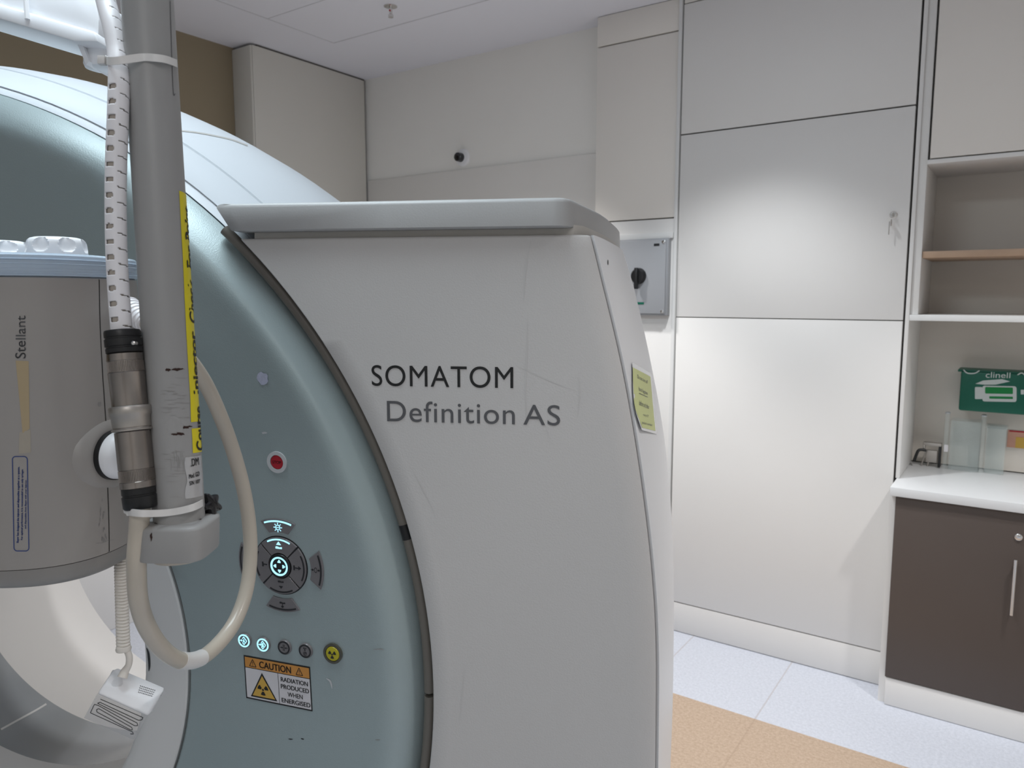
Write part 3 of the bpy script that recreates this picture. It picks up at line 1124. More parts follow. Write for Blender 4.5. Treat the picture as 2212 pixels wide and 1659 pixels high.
# row of round buttons
for i, (px, py) in enumerate(((530, 1382), (570.5, 1391), (616, 1397), (661.5, 1404.5))):
    F = Fr(px, py)
    b = add_rev(bmesh.new(), F.p(0, 0, -3), F.n, [(0, .0130), (.0055, .0130), (.0068, .0120), (.0068, .0001)], 40)
    k = part('round_button', b, 'key', GY, 'lit round button' if i < 2 else 'grey round button')
    lit = 'glow' if i < 2 else 'keydark'
    b = ringmesh(bmesh.new(), F, 9.0, 11.6, 3.4, 4.3, 40)
    part('light_ring', b, lit, k)
    b = bmesh.new()
    if i < 2:
        c = [(-1.0, 6.6), (6.2, 0), (-1.0, -6.6), (-4.5, -3.2), (-4.5, 3.2)]
        sq = [(0, 7), (7, 0), (0, -7), (-7, 0)]
        for q in range(4):
            (xa, ya), (xb, yb) = sq[q], sq[(q + 1) % 4]
            if q == 2:
                xb, yb = -3.5, -3.5
            if q == 3:
                xa, ya = -3.5, 3.5
            fpoly(b, F, seg_line(xa * .82, ya, xb * .82, yb, 1.3), 3.4, 4.3)
        fpoly(b, F, seg_line(-8, 0, -3.4, 0, 1.3), 3.4, 4.3)
        fpoly(b, F, [(-2.6, 0), (-5.0, 2.2), (-5.0, -2.2)], 3.4, 4.3)
        add_text(b, 'AB'[i], lambda s, t: F.p(-2 + 4.2 * s, -3.1 + 6.2 * t, 4.3), .05)
    elif i == 2:
        for sx in (-1, 1):
            fpoly(b, F, seg_line(sx * 1.1, 5.5, sx * 1.1, -5.5, .7), 3.4, 4.2)
            fpoly(b, F, seg_line(sx * 7.5, 0, sx * 4, 0, .7), 3.4, 4.2)
            fpoly(b, F, [(sx * 1.8, 0), (sx * 4.6, 1.7), (sx * 4.6, -1.7)], 3.4, 4.2)
    else:
        for pl in trefoil(3.0, 0, 4.0):
            fpoly(b, F, pl, 3.4, 4.2)
        ringmesh(b, F, 2.9, 3.5, 3.4, 4.2, 24, 0, -4.2)
        for q in range(3):
            a1, a2 = math.radians(30 + 120 * q), math.radians(150 + 120 * q)
            fpoly(b, F, seg_line(2 * math.cos(a1), -3.9 + 2 * math.sin(a1), 2 * math.cos(a2), -3.9 + 2 * math.sin(a2), .6), 3.4, 4.2)
    part('icon', b, lit, k)
F = Fr(720.5, 1410.5)
k = part('radiation_button', ringmesh(bmesh.new(), F, 13.0, 17.2, -4, 3.5), 'olive', GY, 'yellow radiation button with smoked rim')
b = add_rev(bmesh.new(), F.p(0, 0, -3), F.n, [(0, .0126), (.0055, .0126), (.007, .0116), (.0074, .006), (.0075, .0001)], 40)
part('button_cap', b, 'yellow', k)
b = bmesh.new()
for pl in trefoil(7.2, 0, -.5):
    fpoly(b, F, pl, 3.8, 4.9)
part('radiation_symbol', b, 'keydark', k)

# caution label
LQ = [(526.5, 1414.5), (670, 1440.5), (675.5, 1536.5), (532.5, 1507.5)]
lb = part('caution_label', decal(TV, LQ, 8, 6, .0006), 'ink', GY, 'caution label with orange header')


def sub(s0, t0, s1, t1):
    return [bil(LQ, s0, t0), bil(LQ, s1, t0), bil(LQ, s1, t1), bil(LQ, s0, t1)]


part('header_band', decal(TV, sub(.018, .03, .985, .262), 8, 2, .0009), 'orange', lb)
part('white_field', decal(TV, sub(.018, .278, .985, .965), 8, 4, .0009), 'paper', lb)


def lab(bm, pts, off):
    vs = []
    for s, tt in pts:
        p, n = hit(TV, *bil(LQ, s, tt))
        vs.append(bm.verts.new(p + n * off))
    bm.faces.new(vs)


bm = bmesh.new()
lab(bm, [(.265, .335), (.475, .93), (.075, .93)], .0011)
part('warning_triangle', bm, 'ink', lb)
bm = bmesh.new()
lab(bm, [(.265, .405), (.445, .895), (.105, .895)], .0013)
part('triangle_field', bm, 'amber', lb)
bm = bmesh.new()
asp = 1.55
for pl in trefoil(.082, .268, 0):
    lab(bm, [(x, .725 - y * asp) for x, y in pl], .0015)
part('radiation_symbol', bm, 'ink', lb)
for cx in (.135, .835):
    bm = bmesh.new()
    for (x0, y0), (x1, y1) in (((0, .062), (.05, .225)), ((.05, .225), (-.05, .225)), ((-.05, .225), (0, .062))):
        dx, dy = x1 - x0, (y1 - y0) / asp
        l = math.hypot(dx, dy)
        nx, ny = -dy / l * .0045, dx / l * .0045 * asp
        lab(bm, [(cx + x0 + nx, y0 + ny), (cx + x0 - nx, y0 - ny), (cx + x1 - nx, y1 - ny), (cx + x1 + nx, y1 + ny)], .0013)
    lab(bm, [(cx - .005, .115), (cx + .005, .115), (cx + .003, .175), (cx - .003, .175)], .0013)
    lab(bm, [(cx - .004, .187), (cx + .004, .187), (cx + .004, .203), (cx - .004, .203)], .0013)
    part('hazard_sign', bm, 'ink', lb)
bm = bmesh.new()
lab(bm, [(.506, .275), (.512, .275), (.512, .965), (.506, .965)], .0013)
part('divider_line', bm, 'ink', lb)
bm = bmesh.new()
add_text_px(bm, 'CAUTION', TV, sub(.235, .075, .71, .225), .0014, .005)
for body, s0, s1, t0 in (('RADIATION', .55, .955, .345), ('PRODUCED', .545, .965, .505), ('WHEN', .64, .865, .665), ('ENERGISED', .545, .975, .82)):
    add_text_px(bm, body, TV, sub(s0, t0, s1, t0 + .1), .0014, .0045)
part('lettering', bm, 'ink', lb)

# black slot in the bore ring
bm = bmesh.new()
line_px(bm, RV, [(317, 1399), (321, 1412), (323, 1435), (322, 1450)], 5, .0006, taper=True)
part('finger_slot', bm, 'keydark', rg)

# ------------------------------------------------------------------ ceiling arm, pole, injector, cables
ZP = .72
p0, p1 = V(318.5, 0, ZP), V(386, 1100, ZP)
pax = (p1 - p0).normalized()
PR = 52.5 * ZP / FPX
ptop = p0 - pax * .62
t = thing('support_pole', 'white scuffed support pole hanging in front of the scanner with clamp block at its end', 'pole', ptop)
bm = bmesh.new()
L_ = (p1 - ptop).length
add_tube(bm, [ptop.lerp(p1, k / 20) for k in range(21)], PR, 64)
PV = bvh_of(bm)
pole = part('tube', bm, 'polewhite', t)
bm = bmesh.new()
add_tube(bm, [V(386, 1096, ZP), V(388, 1128, ZP)], PR * .985, 48)
part('collar', bm, 'polewhite', t)
# end block, rounded square in plan
bc = V(390, 1125, ZP)
bdn = V(388.5, 1194, ZP) - bc
fx = RIGHT
fy = RIGHT.cross(Vector((0, 0, 1))) * -1
fy = Vector((FWD.x, FWD.y, 0)).normalized()


def superring(c, hx, hy, n=3.6, seg=64, rx=None, ry=None):
    rx = rx or fx
    ry = ry or fy
    out = []
    for k in range(seg):
        a = 2 * math.pi * k / seg
        ca, sa = math.cos(a), math.sin(a)
        out.append(c + rx * (hx * math.copysign(abs(ca) ** (2 / n), ca)) + ry * (hy * math.copysign(abs(sa) ** (2 / n), sa)))
    return out


hb = 70 * ZP / FPX
bm = bmesh.new()
rows = []
for k, sc in ((-.10, .80), (-.05, .93), (0, .985), (.05, 1), (.93, 1), (.985, .985), (1.0, .95), (1.05, .78)):
    rows.append(superring(bc + bdn * k, hb * sc, hb * sc, 4.2))
add_grid(bm, rows, True, True, True)
BV = bvh_of(bm)
blk = part('end_block', bm, 'polewhite', t)
bm = bmesh.new()
add_rev(bm, bc + bdn * 1.03, Vector((0, 0, -1)), [(0, hb * .82), (.003, hb * .8), (.004, hb * .7)], 48)
part('base_disc', bm, 'cream', t)
# black clamp knob
kc = V(446, 1093, ZP + .02)
kax = (RIGHT * .86 - FWD * .28 + UP * .25).normalized()
ka, kb = frame_of(kax)
bm = bmesh.new()
rows = []
for tt, sc in ((-.004, .6), (-.003, .9), (0, 1), (.006, 1), (.009, .9), (.010, .6)):
    rows.append([kc + kax * tt + (ka * math.cos(q * 2 * math.pi / 60) + kb * math.sin(q * 2 * math.pi / 60)) * (.0105 + .0028 * math.cos(5 * q * 2 * math.pi / 60)) * sc for q in range(60)])
add_grid(bm, rows, True, True, True)
add_rev(bm, kc - kax * .016, kax, [(0, .004), (.014, .004)], 16)
part('clamp_knob', bm, 'gloss', t)
# labels on the pole
yl = [(388, 414), (396, 412), (419, 850), (410, 850)]


def pole_strip(path_l, wpx, off):
    """strip on the pole that starts at the left edge path and wraps around to the right, angle in radians"""
    rows = []
    for (x, y), (w) in zip(path_l, wpx):
        p, n = hit(PV, x, y)
        ax0 = p0 + pax * (p - p0).dot(pax)
        r0 = (p - ax0)
        rows.append([ax0 + Matrix.Rotation(-w * k / 8, 3, pax) @ r0 * (1 + off / PR) for k in range(9)])
    b = bmesh.new()
    add_grid(b, rows)
    return b


ypath = [(386.5, 412), (391, 500), (394.5, 560), (398, 640), (402, 720), (406, 790), (410.5, 860), (412, 912)]
bm = pole_strip(ypath, [1.0] * 8, .0004)
YV = bvh_of(bm)
part('yellow_label', bm, 'yellowtape', t, 'yellow label strip')
bm = pole_strip([(413.5, 926), (415, 950), (416, 979)], [1.0] * 3, .0004)
part('yellow_label', bm, 'yellowtape', t, 'torn end of the yellow label')


def pole_text(bm, body, y0, y1, a0, a1, xl0, xl1, off=.0008, bold=0.0):
    """text running down the pole; glyph tops point left"""
    def fn(s, tt):
        y = y1 + (y0 - y1) * s
        p, n = hit(PV, xl1 + (xl0 - xl1) * s, y)
        ax0 = p0 + pax * (p - p0).dot(pax)
        return ax0 + Matrix.Rotation(-(a0 + (a1 - a0) * (1 - tt)), 3, pax) @ (p - ax0) * (1 + off / PR)
    add_text(bm, body, fn, bold)


bm = bmesh.new()
for body, y0, y1, x0, x1 in (('For Point', 440, 575, 388, 395.5), ('Check', 600, 695, 396.5, 401), ('Injector', 715, 850, 401.5, 409.5)):
    pole_text(bm, body, y0, y1, .22, .85, x0, x1, bold=.012)
pole_text(bm, 'Course', 880, 975, .22, .85, 411, 415, bold=.012)
part('label_lettering', bm, 'ink', t)
bm = pole_strip([(400, 988), (398, 1000), (399, 1012), (402, 1025), (404, 1040), (400, 1055), (399, 1070), (401, 1078)], [.9] * 8, .0005)
LVb = bvh_of(bm)
part('silver_label', bm, 'silverlabel', t)
bm = bmesh.new()
add_text_px(bm, '.DM', LVb, [(411, 992), (428, 988), (429, 1004), (412, 1008)], .0006, .01)
add_text_px(bm, 'Mod. GD', LVb, [(408, 1025), (430, 1018), (430, 1028), (408, 1034)], .0006, .01)
add_text_px(bm, 'S/N 107', LVb, [(409, 1040), (431, 1035), (431, 1043), (409, 1049)], .0006, .01)
part('label_lettering', bm, 'ink', t)
# paint chips and scuffs
bm = bmesh.new()
for cx, cy, rx, ry in ((363, 799, 6, 3.4), (380, 798, 9, 3.2), (391, 797, 6, 1.4), (401, 923, 8, 3), (390, 937, 9, 3), (380, 938, 9, 2), (410, 921, 5, 1.2)):
    blot_px(bm, PV, cx, cy, rx, ry, .0004, 18, .3)
for cx, cy, rx, ry in ((424, 1122, 10, 2.0), (396, 1127, 10, 1.4), (337, 1131, 4, 1)):
    blot_px(bm, BV, cx, cy, rx, ry, .0004, 14, .3)
blot_px(bm, BV, 327, 1160, 2.4, 8, .0004)
part('paint_chip', bm, 'rust', t)
bm = bmesh.new()
for k in range(46):
    x, y = random.gauss(372, 12), random.choice((random.gauss(850, 14), random.gauss(890, 16), random.gauss(1010, 26)))
    l = random.uniform(4, 14)
    line_px(bm, PV, [(x - l, y), (x, y + random.uniform(-1, 1)), (x + l, y + random.uniform(-1.5, 1.5))], random.uniform(.6, 1.3), .0003, 3, True)
for k in range(9):
    x, y = random.gauss(382, 7), random.gauss(1000, 12)
    line_px(bm, PV, [(x, y - 14), (x + 2, y), (x + 1, y + 14)], 1.1, .0003, 3, True)
part('scuff', bm, 'scuff', t)
# thin side plate on the pole
bm = bmesh.new()
line_px(bm, PV, [(367, 2), (369, 70), (373.5, 195), (378, 203)], 1.2, .0004, 10)
part('cover_joint', bm, 'grey_ink', t)


# ---- injector head
ZI = .90
ic = V(78, 900, ZI)
ix, iy = Vector((RIGHT.x, RIGHT.y, 0)).normalized(), Vector((FWD.x, FWD.y, 0)).normalized()
zt_, zb_ = V(78, 600, ZI - .1).z, V(78, 1246, ZI - .112).z
HX = 203 * ZI / FPX


def injring(z, k=1.0, n=2.7):
    c = Vector((ic.x, ic.y, z))
    return superring(c, HX * k, HX * k, n, 96, ix, iy)


t = thing('contrast_injector', 'white contrast injector head with scalloped knobs at the left edge', 'injector', Vector((ic.x, ic.y, zb_)))
bm = bmesh.new()
rows = [injring(zt_ + .002, .93), injring(zt_, .965)]
for k in range(1, 13):
    z = zt_ + (zb_ - zt_) * k / 12
    rows.append(injring(z, .968 + .03 * k / 12))
rows.append(injring(zb_ - .001, .97))
add_grid(bm, rows, True, True, True)
IV = bvh_of(bm)
body = part('body', bm, 'inj', t)
bm = bmesh.new()
add_grid(bm, [injring(zb_ - .001, .95), injring(zb_ - .0012, .985), injring(zb_ - .010, .985), injring(zb_ - .018, .965), injring(zb_ - .024, .90), injring(zb_ - .0265, .75)], True, True, True)
part('base_ring', bm, 'injgrey', t, 'grey base ring')
# clear top cover
bm = bmesh.new()
add_grid(bm, [injring(zt_ + .0015, .94), injring(zt_ + .0018, .985), injring(zt_ + .014, 1.0), injring(zt_ + .0235, .985), injring(zt_ + .026, .95)], True, True, True)
CV = bvh_of(bm)
cvr = part('clear_cover', bm, 'clear', t, 'bluish clear plastic cover')
bm = bmesh.new()
for k in range(4):
    zz = zt_ + .005 + k * .0048
    b2 = [p + Vector((0, 0, 0)) for p in injring(zz, .999 if k > 1 else .99)]
    add_tube(bm, b2 + [b2[0]], .0009, 6, False)
part('cover_rib', bm, 'clear', cvr)


def knob(px, pyb, pyt, rpx, Z, lab_):
    c = V(px, pyb, Z)
    top = V(px, pyt, Z).z
    hgt = top - c.z
    R_ = rpx * Z / FPX
    rows = []
    NS = 120
    prof = [(-.01, 1.03), (0, 1.02), (.45, .995), (.62, .985), (.72, .975), (.8, .96), (.88, .925), (.94, .87), (.98, .80), (1.0, .70), (1.0, .02)]
    for s, r in prof:
        row = []
        for q in range(NS):
            a = 2 * math.pi * q / NS + .35
            x = math.cos(a)
            f = abs(((a / (2 * math.pi) * 7) % 1) - .5) * 2      # 0 at scallop centre
            hw = .46
            dz = (s - .74) / .30
            dd = (f / hw) ** 2 + dz * dz
            cut = .17 * math.sqrt(max(0, 1 - dd)) if dd < 1 else 0
            row.append(c + (ix * math.cos(a) + iy * math.sin(a)) * R_ * (r - cut) + Vector((0, 0, hgt * s)))
        rows.append(row)
    # refine heights for crisp scallops
    b = bmesh.new()
    fine = []
    zs = [-.01] + [k / 26 for k in range(27)]
    for s in zs:
        r = interp(s, prof[:-1])
        row = []
        for q in range(NS):
            a = 2 * math.pi * q / NS
            f = abs((((a + .22) / (2 * math.pi) * 7) % 1) - .5) * 2
            dz = (s - .70) / .27
            dd = (f / .62) ** 2 + dz * dz
            cut = .13 * (1 - dd) ** .35 if dd < 1 else 0
            row.append(c + (ix * math.cos(a) + iy * math.sin(a)) * R_ * (r - cut) + Vector((0, 0, hgt * s)))
        fine.append(row)
    add_grid(b, fine, True, True, True)
    return part('scalloped_knob', b, 'whiteplastic', t, lab_, smooth=30)


knob(125, 571, 514, 59, ZI - .03, 'right scalloped knob')
knob(-2, 571, 521, 63, ZI + .045, 'left scalloped knob')
# seam, lettering, label, stain
bm = bmesh.new()
line_px(bm, IV, [(214, 604), (216, 700), (221, 800), (225, 860), (229, 918)], 1.8, .0003)
line_px(bm, IV, [(232, 1042), (235, 1130), (236, 1222)], 1.8, .0003)
part('shell_joint', bm, 'gap', t)
bm = bmesh.new()
add_text_px(bm, 'Stellant', IV, [(33, 774), (35, 682), (55, 682), (56, 774)], .0005, .002)
part('lettering', bm, 'grey_ink', body)
bm = decal(IV, [(34, 779), (62, 780), (64, 926), (49, 936)], 4, 12, .0003)
part('glue_mark', bm, 'glue', body)
bm = decal(IV, [(42, 934), (66, 928), (67, 977), (41, 980)], 4, 6, .0003)
part('glue_mark', bm, mat('pale_glue', (.42, .375, .31), .55, var=.04), body)
bm = bmesh.new()
rr = rrect(27, 986, 59, 1190, 7)
path = []
rr = rr + rr[:1]
for (xa, ya), (xb, yb) in zip(rr, rr[1:]):
    nn_ = max(1, int(math.hypot(xb - xa, yb - ya) / 6))
    path += [(xa + (xb - xa) * k / nn_, ya + (yb - ya) * k / nn_) for k in range(nn_)]
path = [(x + (y - 986) * .018, y) for x, y in path + path[:2]]
line_px(bm, IV, path, 2.0, .0004, 2)
for body_t, q in (('Bayer has designed the injector and disposables together as a system.', [(36, 1172), (38, 1008), (44, 1008), (42, 1172)]), ('For optimal performance, it is recommended to use only syringes', [(45, 1166), (46, 1014), (51.5, 1014), (50.5, 1166)]), ('and disposables from Bayer with your injector.', [(53, 1142), (54, 1036), (59, 1036), (58, 1142)])):
    add_text_px(bm, body_t, IV, q, .0004, .002)
part('info_label', bm, 'blueink', body, 'blue-bordered information label')
bm = bmesh.new()
for k in range(20):
    x, y = random.choice(((220, random.gauss(1108, 10)), (222, random.gauss(1140, 12)), (224, random.gauss(1165, 8))))
    x += random.gauss(0, 3)
    line_px(bm, IV, [(x, y - random.uniform(2, 7)), (x + random.uniform(-2, 2), y + random.uniform(2, 7))], 1.4, .0003, 3, True)
line_px(bm, IV, [(206, 1174), (222, 1172), (234, 1167), (248, 1166)], 1.2, .0003, 4, True)
blot_px(bm, IV, 215, 873, 3.5, 5, .0003)
part('scratch', bm, 'scuff', body)
# pivot joint on its flank
pj, nj = hit(IV, 238, 982)
jv = Vector((ray(238, 982).x, ray(238, 982).y, 0)).normalized()
jax = (Vector((jv.y, -jv.x, 0)) * .72 - jv * .69).normalized()
jc = pj - jax * .012
bm = add_rev(bmesh.new(), jc, jax, [(0, .047), (.006, .045), (.012, .040), (.0155, .033), (.016, .029)], 64)
part('pivot_boss', bm, 'inj', t)
bm = add_rev(bmesh.new(), jc + jax * .010, jax, [(0, .0287), (.012, .0287)], 64)
part('pivot_ring', bm, 'black', t, 'black ring of the pivot')
bm = add_rev(bmesh.new(), jc + jax * .020, jax, [(0, .0275), (.006, .0272), (.0125, .025), (.016, .021), (.018, .012), (.0182, .0001)], 64)
part('pivot_cap', bm, 'whiteplastic', t)
bm = bmesh.new()
add_tube(bm, [V(282, 984, ZI - .05), V(330, 1010, ZP + .09), V(372, 1085, ZP + .05), V(388, 1150, ZP + .005)], .012, 20)
part('link_arm', bm, 'polewhite', t)

# ---- arm from the ceiling at the upper left
ZA = 1.05
t = thing('ceiling_support', 'white horizontal ceiling support at the upper left above the scanner', 'ceiling support', V(-260, -20, ZA))


def beam(poly, Z0, depth, bev, m, name):
    b = bmesh.new()
    pts = [V(x, y, Z0 + (zz if len(q) > 2 else 0)) for q in poly for x, y, zz in [(*q, 0)[:3]]]
    dv = Vector((FWD.x, FWD.y, 0)).normalized() * depth
    add_grid(b, [pts, [p + dv for p in pts]], True, True, True)
    bmesh.ops.recalc_face_normals(b, faces=b.faces[:])
    if bev:
        bmesh.ops.bevel(b, geom=b.edges[:], offset=bev, segments=2, profile=.5, affect='EDGES')
    return part(name, b, m, t)


beam([(-420, -170), (150, -30), (205, -12), (214, 40), (213, 78), (195, 83), (-420, -102)], ZA, .10, .004, 'armwhite', 'beam')
beam([(-420, -115), (205, 68), (212, 90), (160, 89), (-420, -85)], ZA - .01, .12, .003, 'armwhite', 'lower_rail')
bm = bmesh.new()
b2 = [V(x, y, ZA + .01) for x, y in ((163, 86), (174, 86), (192, 132), (186, 140))]
dv = fy * .06
add_grid(bm, [b2, [p + dv for p in b2]], True, True, True)
b2 = [V(x, y, ZA + .03) for x, y in ((200, 86), (214, 84), (232, 128), (190, 128), (192, 118))]
add_grid(bm, [b2, [p + dv for p in b2]], True, True, True)
part('bracket', bm, 'armwhite', t)
cpt = V(222, 120, ZA + .04)
bm = add_rev(bmesh.new(), cpt, Vector((0, 0, -1)), [(-.03, .020), (0, .024), (.014, .026), (.019, .024), (.0215, .016)], 40)
part('end_cup', bm, 'armwhite', t)
bm = bmesh.new()
add_tube(bm, [V(55, -10, ZA - .012), V(59, 42, ZA - .012)], .0035, 8)
part('beam_band', bm, 'whiteplastic', t)
bm = bmesh.new()
cb = V(-330, -130, ZA + .05)
add_tube(bm, [cb, Vector((cb.x, cb.y, CEIL))], .045, 32)
part('column', bm, 'gtop', t)
bm = add_rev(bmesh.new(), Vector((cb.x, cb.y, CEIL)), Vector((0, 0, -1)), [(0, .11), (.02, .11), (.03, .09)], 40)
part('ceiling_plate', bm, 'gtop', t)
# mount of the pole
bm = bmesh.new()
add_tube(bm, [ptop + pax * .02, Vector((ptop.x, ptop.y, CEIL))], .03, 32)
pt_ = [o for o in COL.objects if o.name == 'support_pole'][0]
part('upper_column', bm, 'polewhite', pt_)

# ---- cable with perforated wrap, connectors and cream hose
ZC = .695
t = thing('injector_cable', 'cream injector cable with perforated white wrap and steel plug hanging beside the pole', 'cable', V(262, 715, ZC))
wp = [(196, -160, .76), (210, -80, .75), (228, 0, .735), (243, 55, .72), (254, 110, .71), (257, 160, .70), (255, 250, .695), (251, 350, .695), (250, 450, .695), (252, 550, .695), (257, 640, .695), (263, 716, .695)]
cpts = catmull([V(*q) for q in wp], 40)
WR = 21.5 * ZC / FPX
SEG = 72
rows = []
acc = 0.0
arc = []
for i, p in enumerate(cpts):
    if i:
        acc += (p - cpts[i - 1]).length
    arc.append(acc)
a_ref = None
for i, p in enumerate(cpts):
    tt = (cpts[min(i + 1, len(cpts) - 1)] - cpts[max(i - 1, 0)]).normalized()
    rb = Vector((.86, -.51, 0))         # the side with the cable slots
    rb = (rb - tt * rb.dot(tt)).normalized()
    ra = rb.cross(tt)
    if ra.dot(RIGHT) < 0:
        ra = -ra
    rows.append([p + (ra * math.sin(2 * math.pi * k / SEG) + rb * math.cos(2 * math.pi * k / SEG)) * WR for k in range(SEG)])
pitch = 33.2 * ZC / FPX
total = arc[-1]
bm = bmesh.new()
Rv = [[bm.verts.new(p) for p in r] for r in rows]
for i in range(len(Rv) - 1):
    s = (arc[i] + arc[i + 1]) / 2
    ph = ((total - s) / pitch + .25) % 1.0
    for k in range(SEG):
        ang = ((k + .5) / SEG * 360 + 180) % 360 - 180       # 0 towards viewer, + to the right
        lo = ((ph + .5) % 1) - .5
        hole = False
        tilt = (ang - 50) / 600
        if 8 < ang < 112 and abs((((ph - .5 + tilt) + .5) % 1) - .5) < .045:
            hole = True
        dx = (ang + 38) / 29
        dy = lo / .17
        if dx ** 4 + dy ** 4 < 1 and total - s < pitch * 16.2:
            hole = True
        if total - s < .006 and False:
            hole = True
        if not hole:
            bm.faces.new((Rv[i][k], Rv[i][(k + 1) % SEG], Rv[i + 1][(k + 1) % SEG], Rv[i + 1][k]))
bmesh.ops.delete(bm, geom=[v for v in bm.verts if not v.link_faces], context='VERTS')
wr = part('perforated_wrap', bm, 'wrap', t, 'white perforated wrap', smooth=60)
md = wr.modifiers.new('solid', 'SOLIDIFY')
md.thickness = .0011
md.offset = -1
bm = bmesh.new()
add_tube(bm, cpts[::4], WR * .82, 24)
part('inner_cable', bm, mat('taupe_inner_cable', (.46, .41, .36), .5, var=.05), wr)
c0, c1 = V(263.5, 712, ZC), V(304, 1100, ZC)
cax = (c1 - c0).normalized()
CL = (c1 - c0).length


def cseg(name, m, prof, label=None, seg=48):
    b = bmesh.new()
    k = ZC / FPX
    P = [((y - 712) / 388 * CL, r * k) for y, r in prof]
    rows = []
    a, b_ = frame_of(cax)
    add_rev(b, c0, cax, P, seg)
    return part(name, b, m, t, label)


cseg('upper_boot', 'black', [(712, 20), (714, 35), (718, 36.5), (728, 36.5), (729, 35), (732, 35), (733, 37), (748, 37), (749, 35), (752, 35), (753, 36.5), (762, 36), (765, 31)], 'black plug boot')
cseg('upper_connector', 'steel', [(764, 30), (765, 36), (779, 36.5), (780, 35.5), (804, 35.5), (805, 37), (806, 36.5), (876, 35.5), (877, 34)])
cseg('coupling_ring', 'satin', [(876, 30), (877, 41), (880, 43), (896, 42), (899, 39.5), (922, 38.5), (923, 37), (925, 38), (926, 41), (929, 41), (931, 36)], 'grey coupling ring')
cseg('lower_connector', 'steel', [(931, 30), (932, 36), (1012, 36), (1013, 35), (1038, 35), (1039, 36), (1052, 36), (1053, 33)])
cseg('lower_boot', 'black', [(1052, 30), (1053, 34.5), (1066, 34.5), (1067, 33), (1070, 33), (1071, 35), (1094, 34), (1098, 31), (1099, 20)], 'black plug boot')
for y0, y1 in ((781, 803), (1014, 1037)):
    b = bmesh.new()
    a, b_ = frame_of(cax)
    k_ = ZC / FPX
    for q in range(70):
        an = 2 * math.pi * q / 70
        dr_ = a * math.cos(an) + b_ * math.sin(an)
        add_tube(b, [c0 + cax * ((y - 712) / 388 * CL) + dr_ * 35.5 * k_ for y in (y0, y1)], .0004, 5)
    part('knurling', b, 'knurl', t)
b = bmesh.new()
for q in ((289, 741, 5, 4),):
    pp = V(q[0], q[1], ZC - .0145)
    add_rev(b, pp, -FWD, [(-.004, .0018), (.0012, .0018), (.0016, .001)], 16)
part('boot_screw', b, 'chrome', t)
hp = [(303, 1085, .695), (302, 1110, .695), (299, 1155, .697), (295, 1220, .70), (300, 1300, .715), (322, 1362, .745), (360, 1410, .785), (403, 1428, .825), (450, 1411, .87), (502, 1352, .915), (531, 1280, .945), (541, 1200, .96), (537, 1120, .96), (521, 1035, .95), (492, 940, .93), (457, 855, .905), (428, 803, .885), (395, 762, .865), (350, 720, .86), (312, 695, .87)]
hpts = catmull([V(*q) for q in hp], 10)
bm = bmesh.new()
add_tube(bm, hpts, .0088, 24)
part('cream_hose', bm, 'cream', t, 'cream hose loop')
i0 = 10 * 6 + 6
bm = bmesh.new()
add_tube(bm, hpts[i0 + 1:i0 + 12], .0093, 24)
part('tape_sleeve', bm, 'nylon', t, 'white tape round the loop')
gl = [V(316, 698, .868), V(276, 668, .885)]
bm = bmesh.new()
P, rd = [], []
for k in range(41):
    P.append(gl[0].lerp(gl[1], k / 40))
    rd.append(.0105 + .0045 * (k / 40) + (.0009 if (k // 3) % 2 else -.0003))
add_tube(bm, P, rd, 28)
part('strain_relief', bm, 'wrap', t, 'ribbed white strain relief')


# ---- cable ties
def tie(name, label, pts, r, head):
    t = thing(name, label, 'cable tie', pts[0], 'white cable ties')
    b = bmesh.new()
    C_ = catmull(pts, 6)
    n = len(C_)
    rows = []
    for i, p in enumerate(C_):
        tg = (C_[min(i + 1, n - 1)] - C_[max(i - 1, 0)]).normalized()
        up = (-pax - tg * (-pax).dot(tg)).normalized()
        out = tg.cross(up)
        rows.append([p + up * r + out * .0006, p + up * r - out * .0006, p - up * r - out * .0006, p - up * r + out * .0006])
    add_grid(b, rows, True, True, True)
    part('strap', b, 'nylon', t)
    h_ = V(*head)
    b = bmesh.new()
    for q in (0,):
        o = [h_ + RIGHT * x * .0035 + UP * y * .004 - FWD * z * .003 for x, y, z in ((-1, -1, -1), (1, -1, -1), (1, 1, -1), (-1, 1, -1), (-1, -1, 1), (1, -1, 1), (1, 1, 1), (-1, 1, 1))]
        vs = [b.verts.new(p) for p in o]
        fs = [b.faces.new([vs[i] for i in f]) for f in ((3, 2, 1, 0), (4, 5, 6, 7), (0, 1, 5, 4), (1, 2, 6, 5), (2, 3, 7, 6), (3, 0, 4, 7))]
        bmesh.ops.bevel(b, geom=b.edges[:], offset=.0008, segments=2, profile=.5, affect='EDGES')
    part('tie_head', b, 'nylon', t)


tie('cable_tie', 'white nylon tie holding the perforated wrap to the pole near the top',
    [V(228, 128, .72), V(235, 132, .692), V(255, 131, .6855), V(285, 127, .690), V(310, 124, .6955), V(335, 125, .6955), V(360, 129, .702), V(381, 137, .722), V(376, 135, .748)], .0035, (221, 131, .705))
tie('cable_tie', 'white nylon tie around pole and plug just above the clamp block',
    [V(268, 1100, .705), V(280, 1106, .684), V(305, 1109, .678), V(335, 1109, .688), V(365, 1107, .695), V(395, 1102, .696), V(420, 1095, .70), V(437, 1086, .72), V(430, 1084, .74)], .0032, (284, 1104, .690))

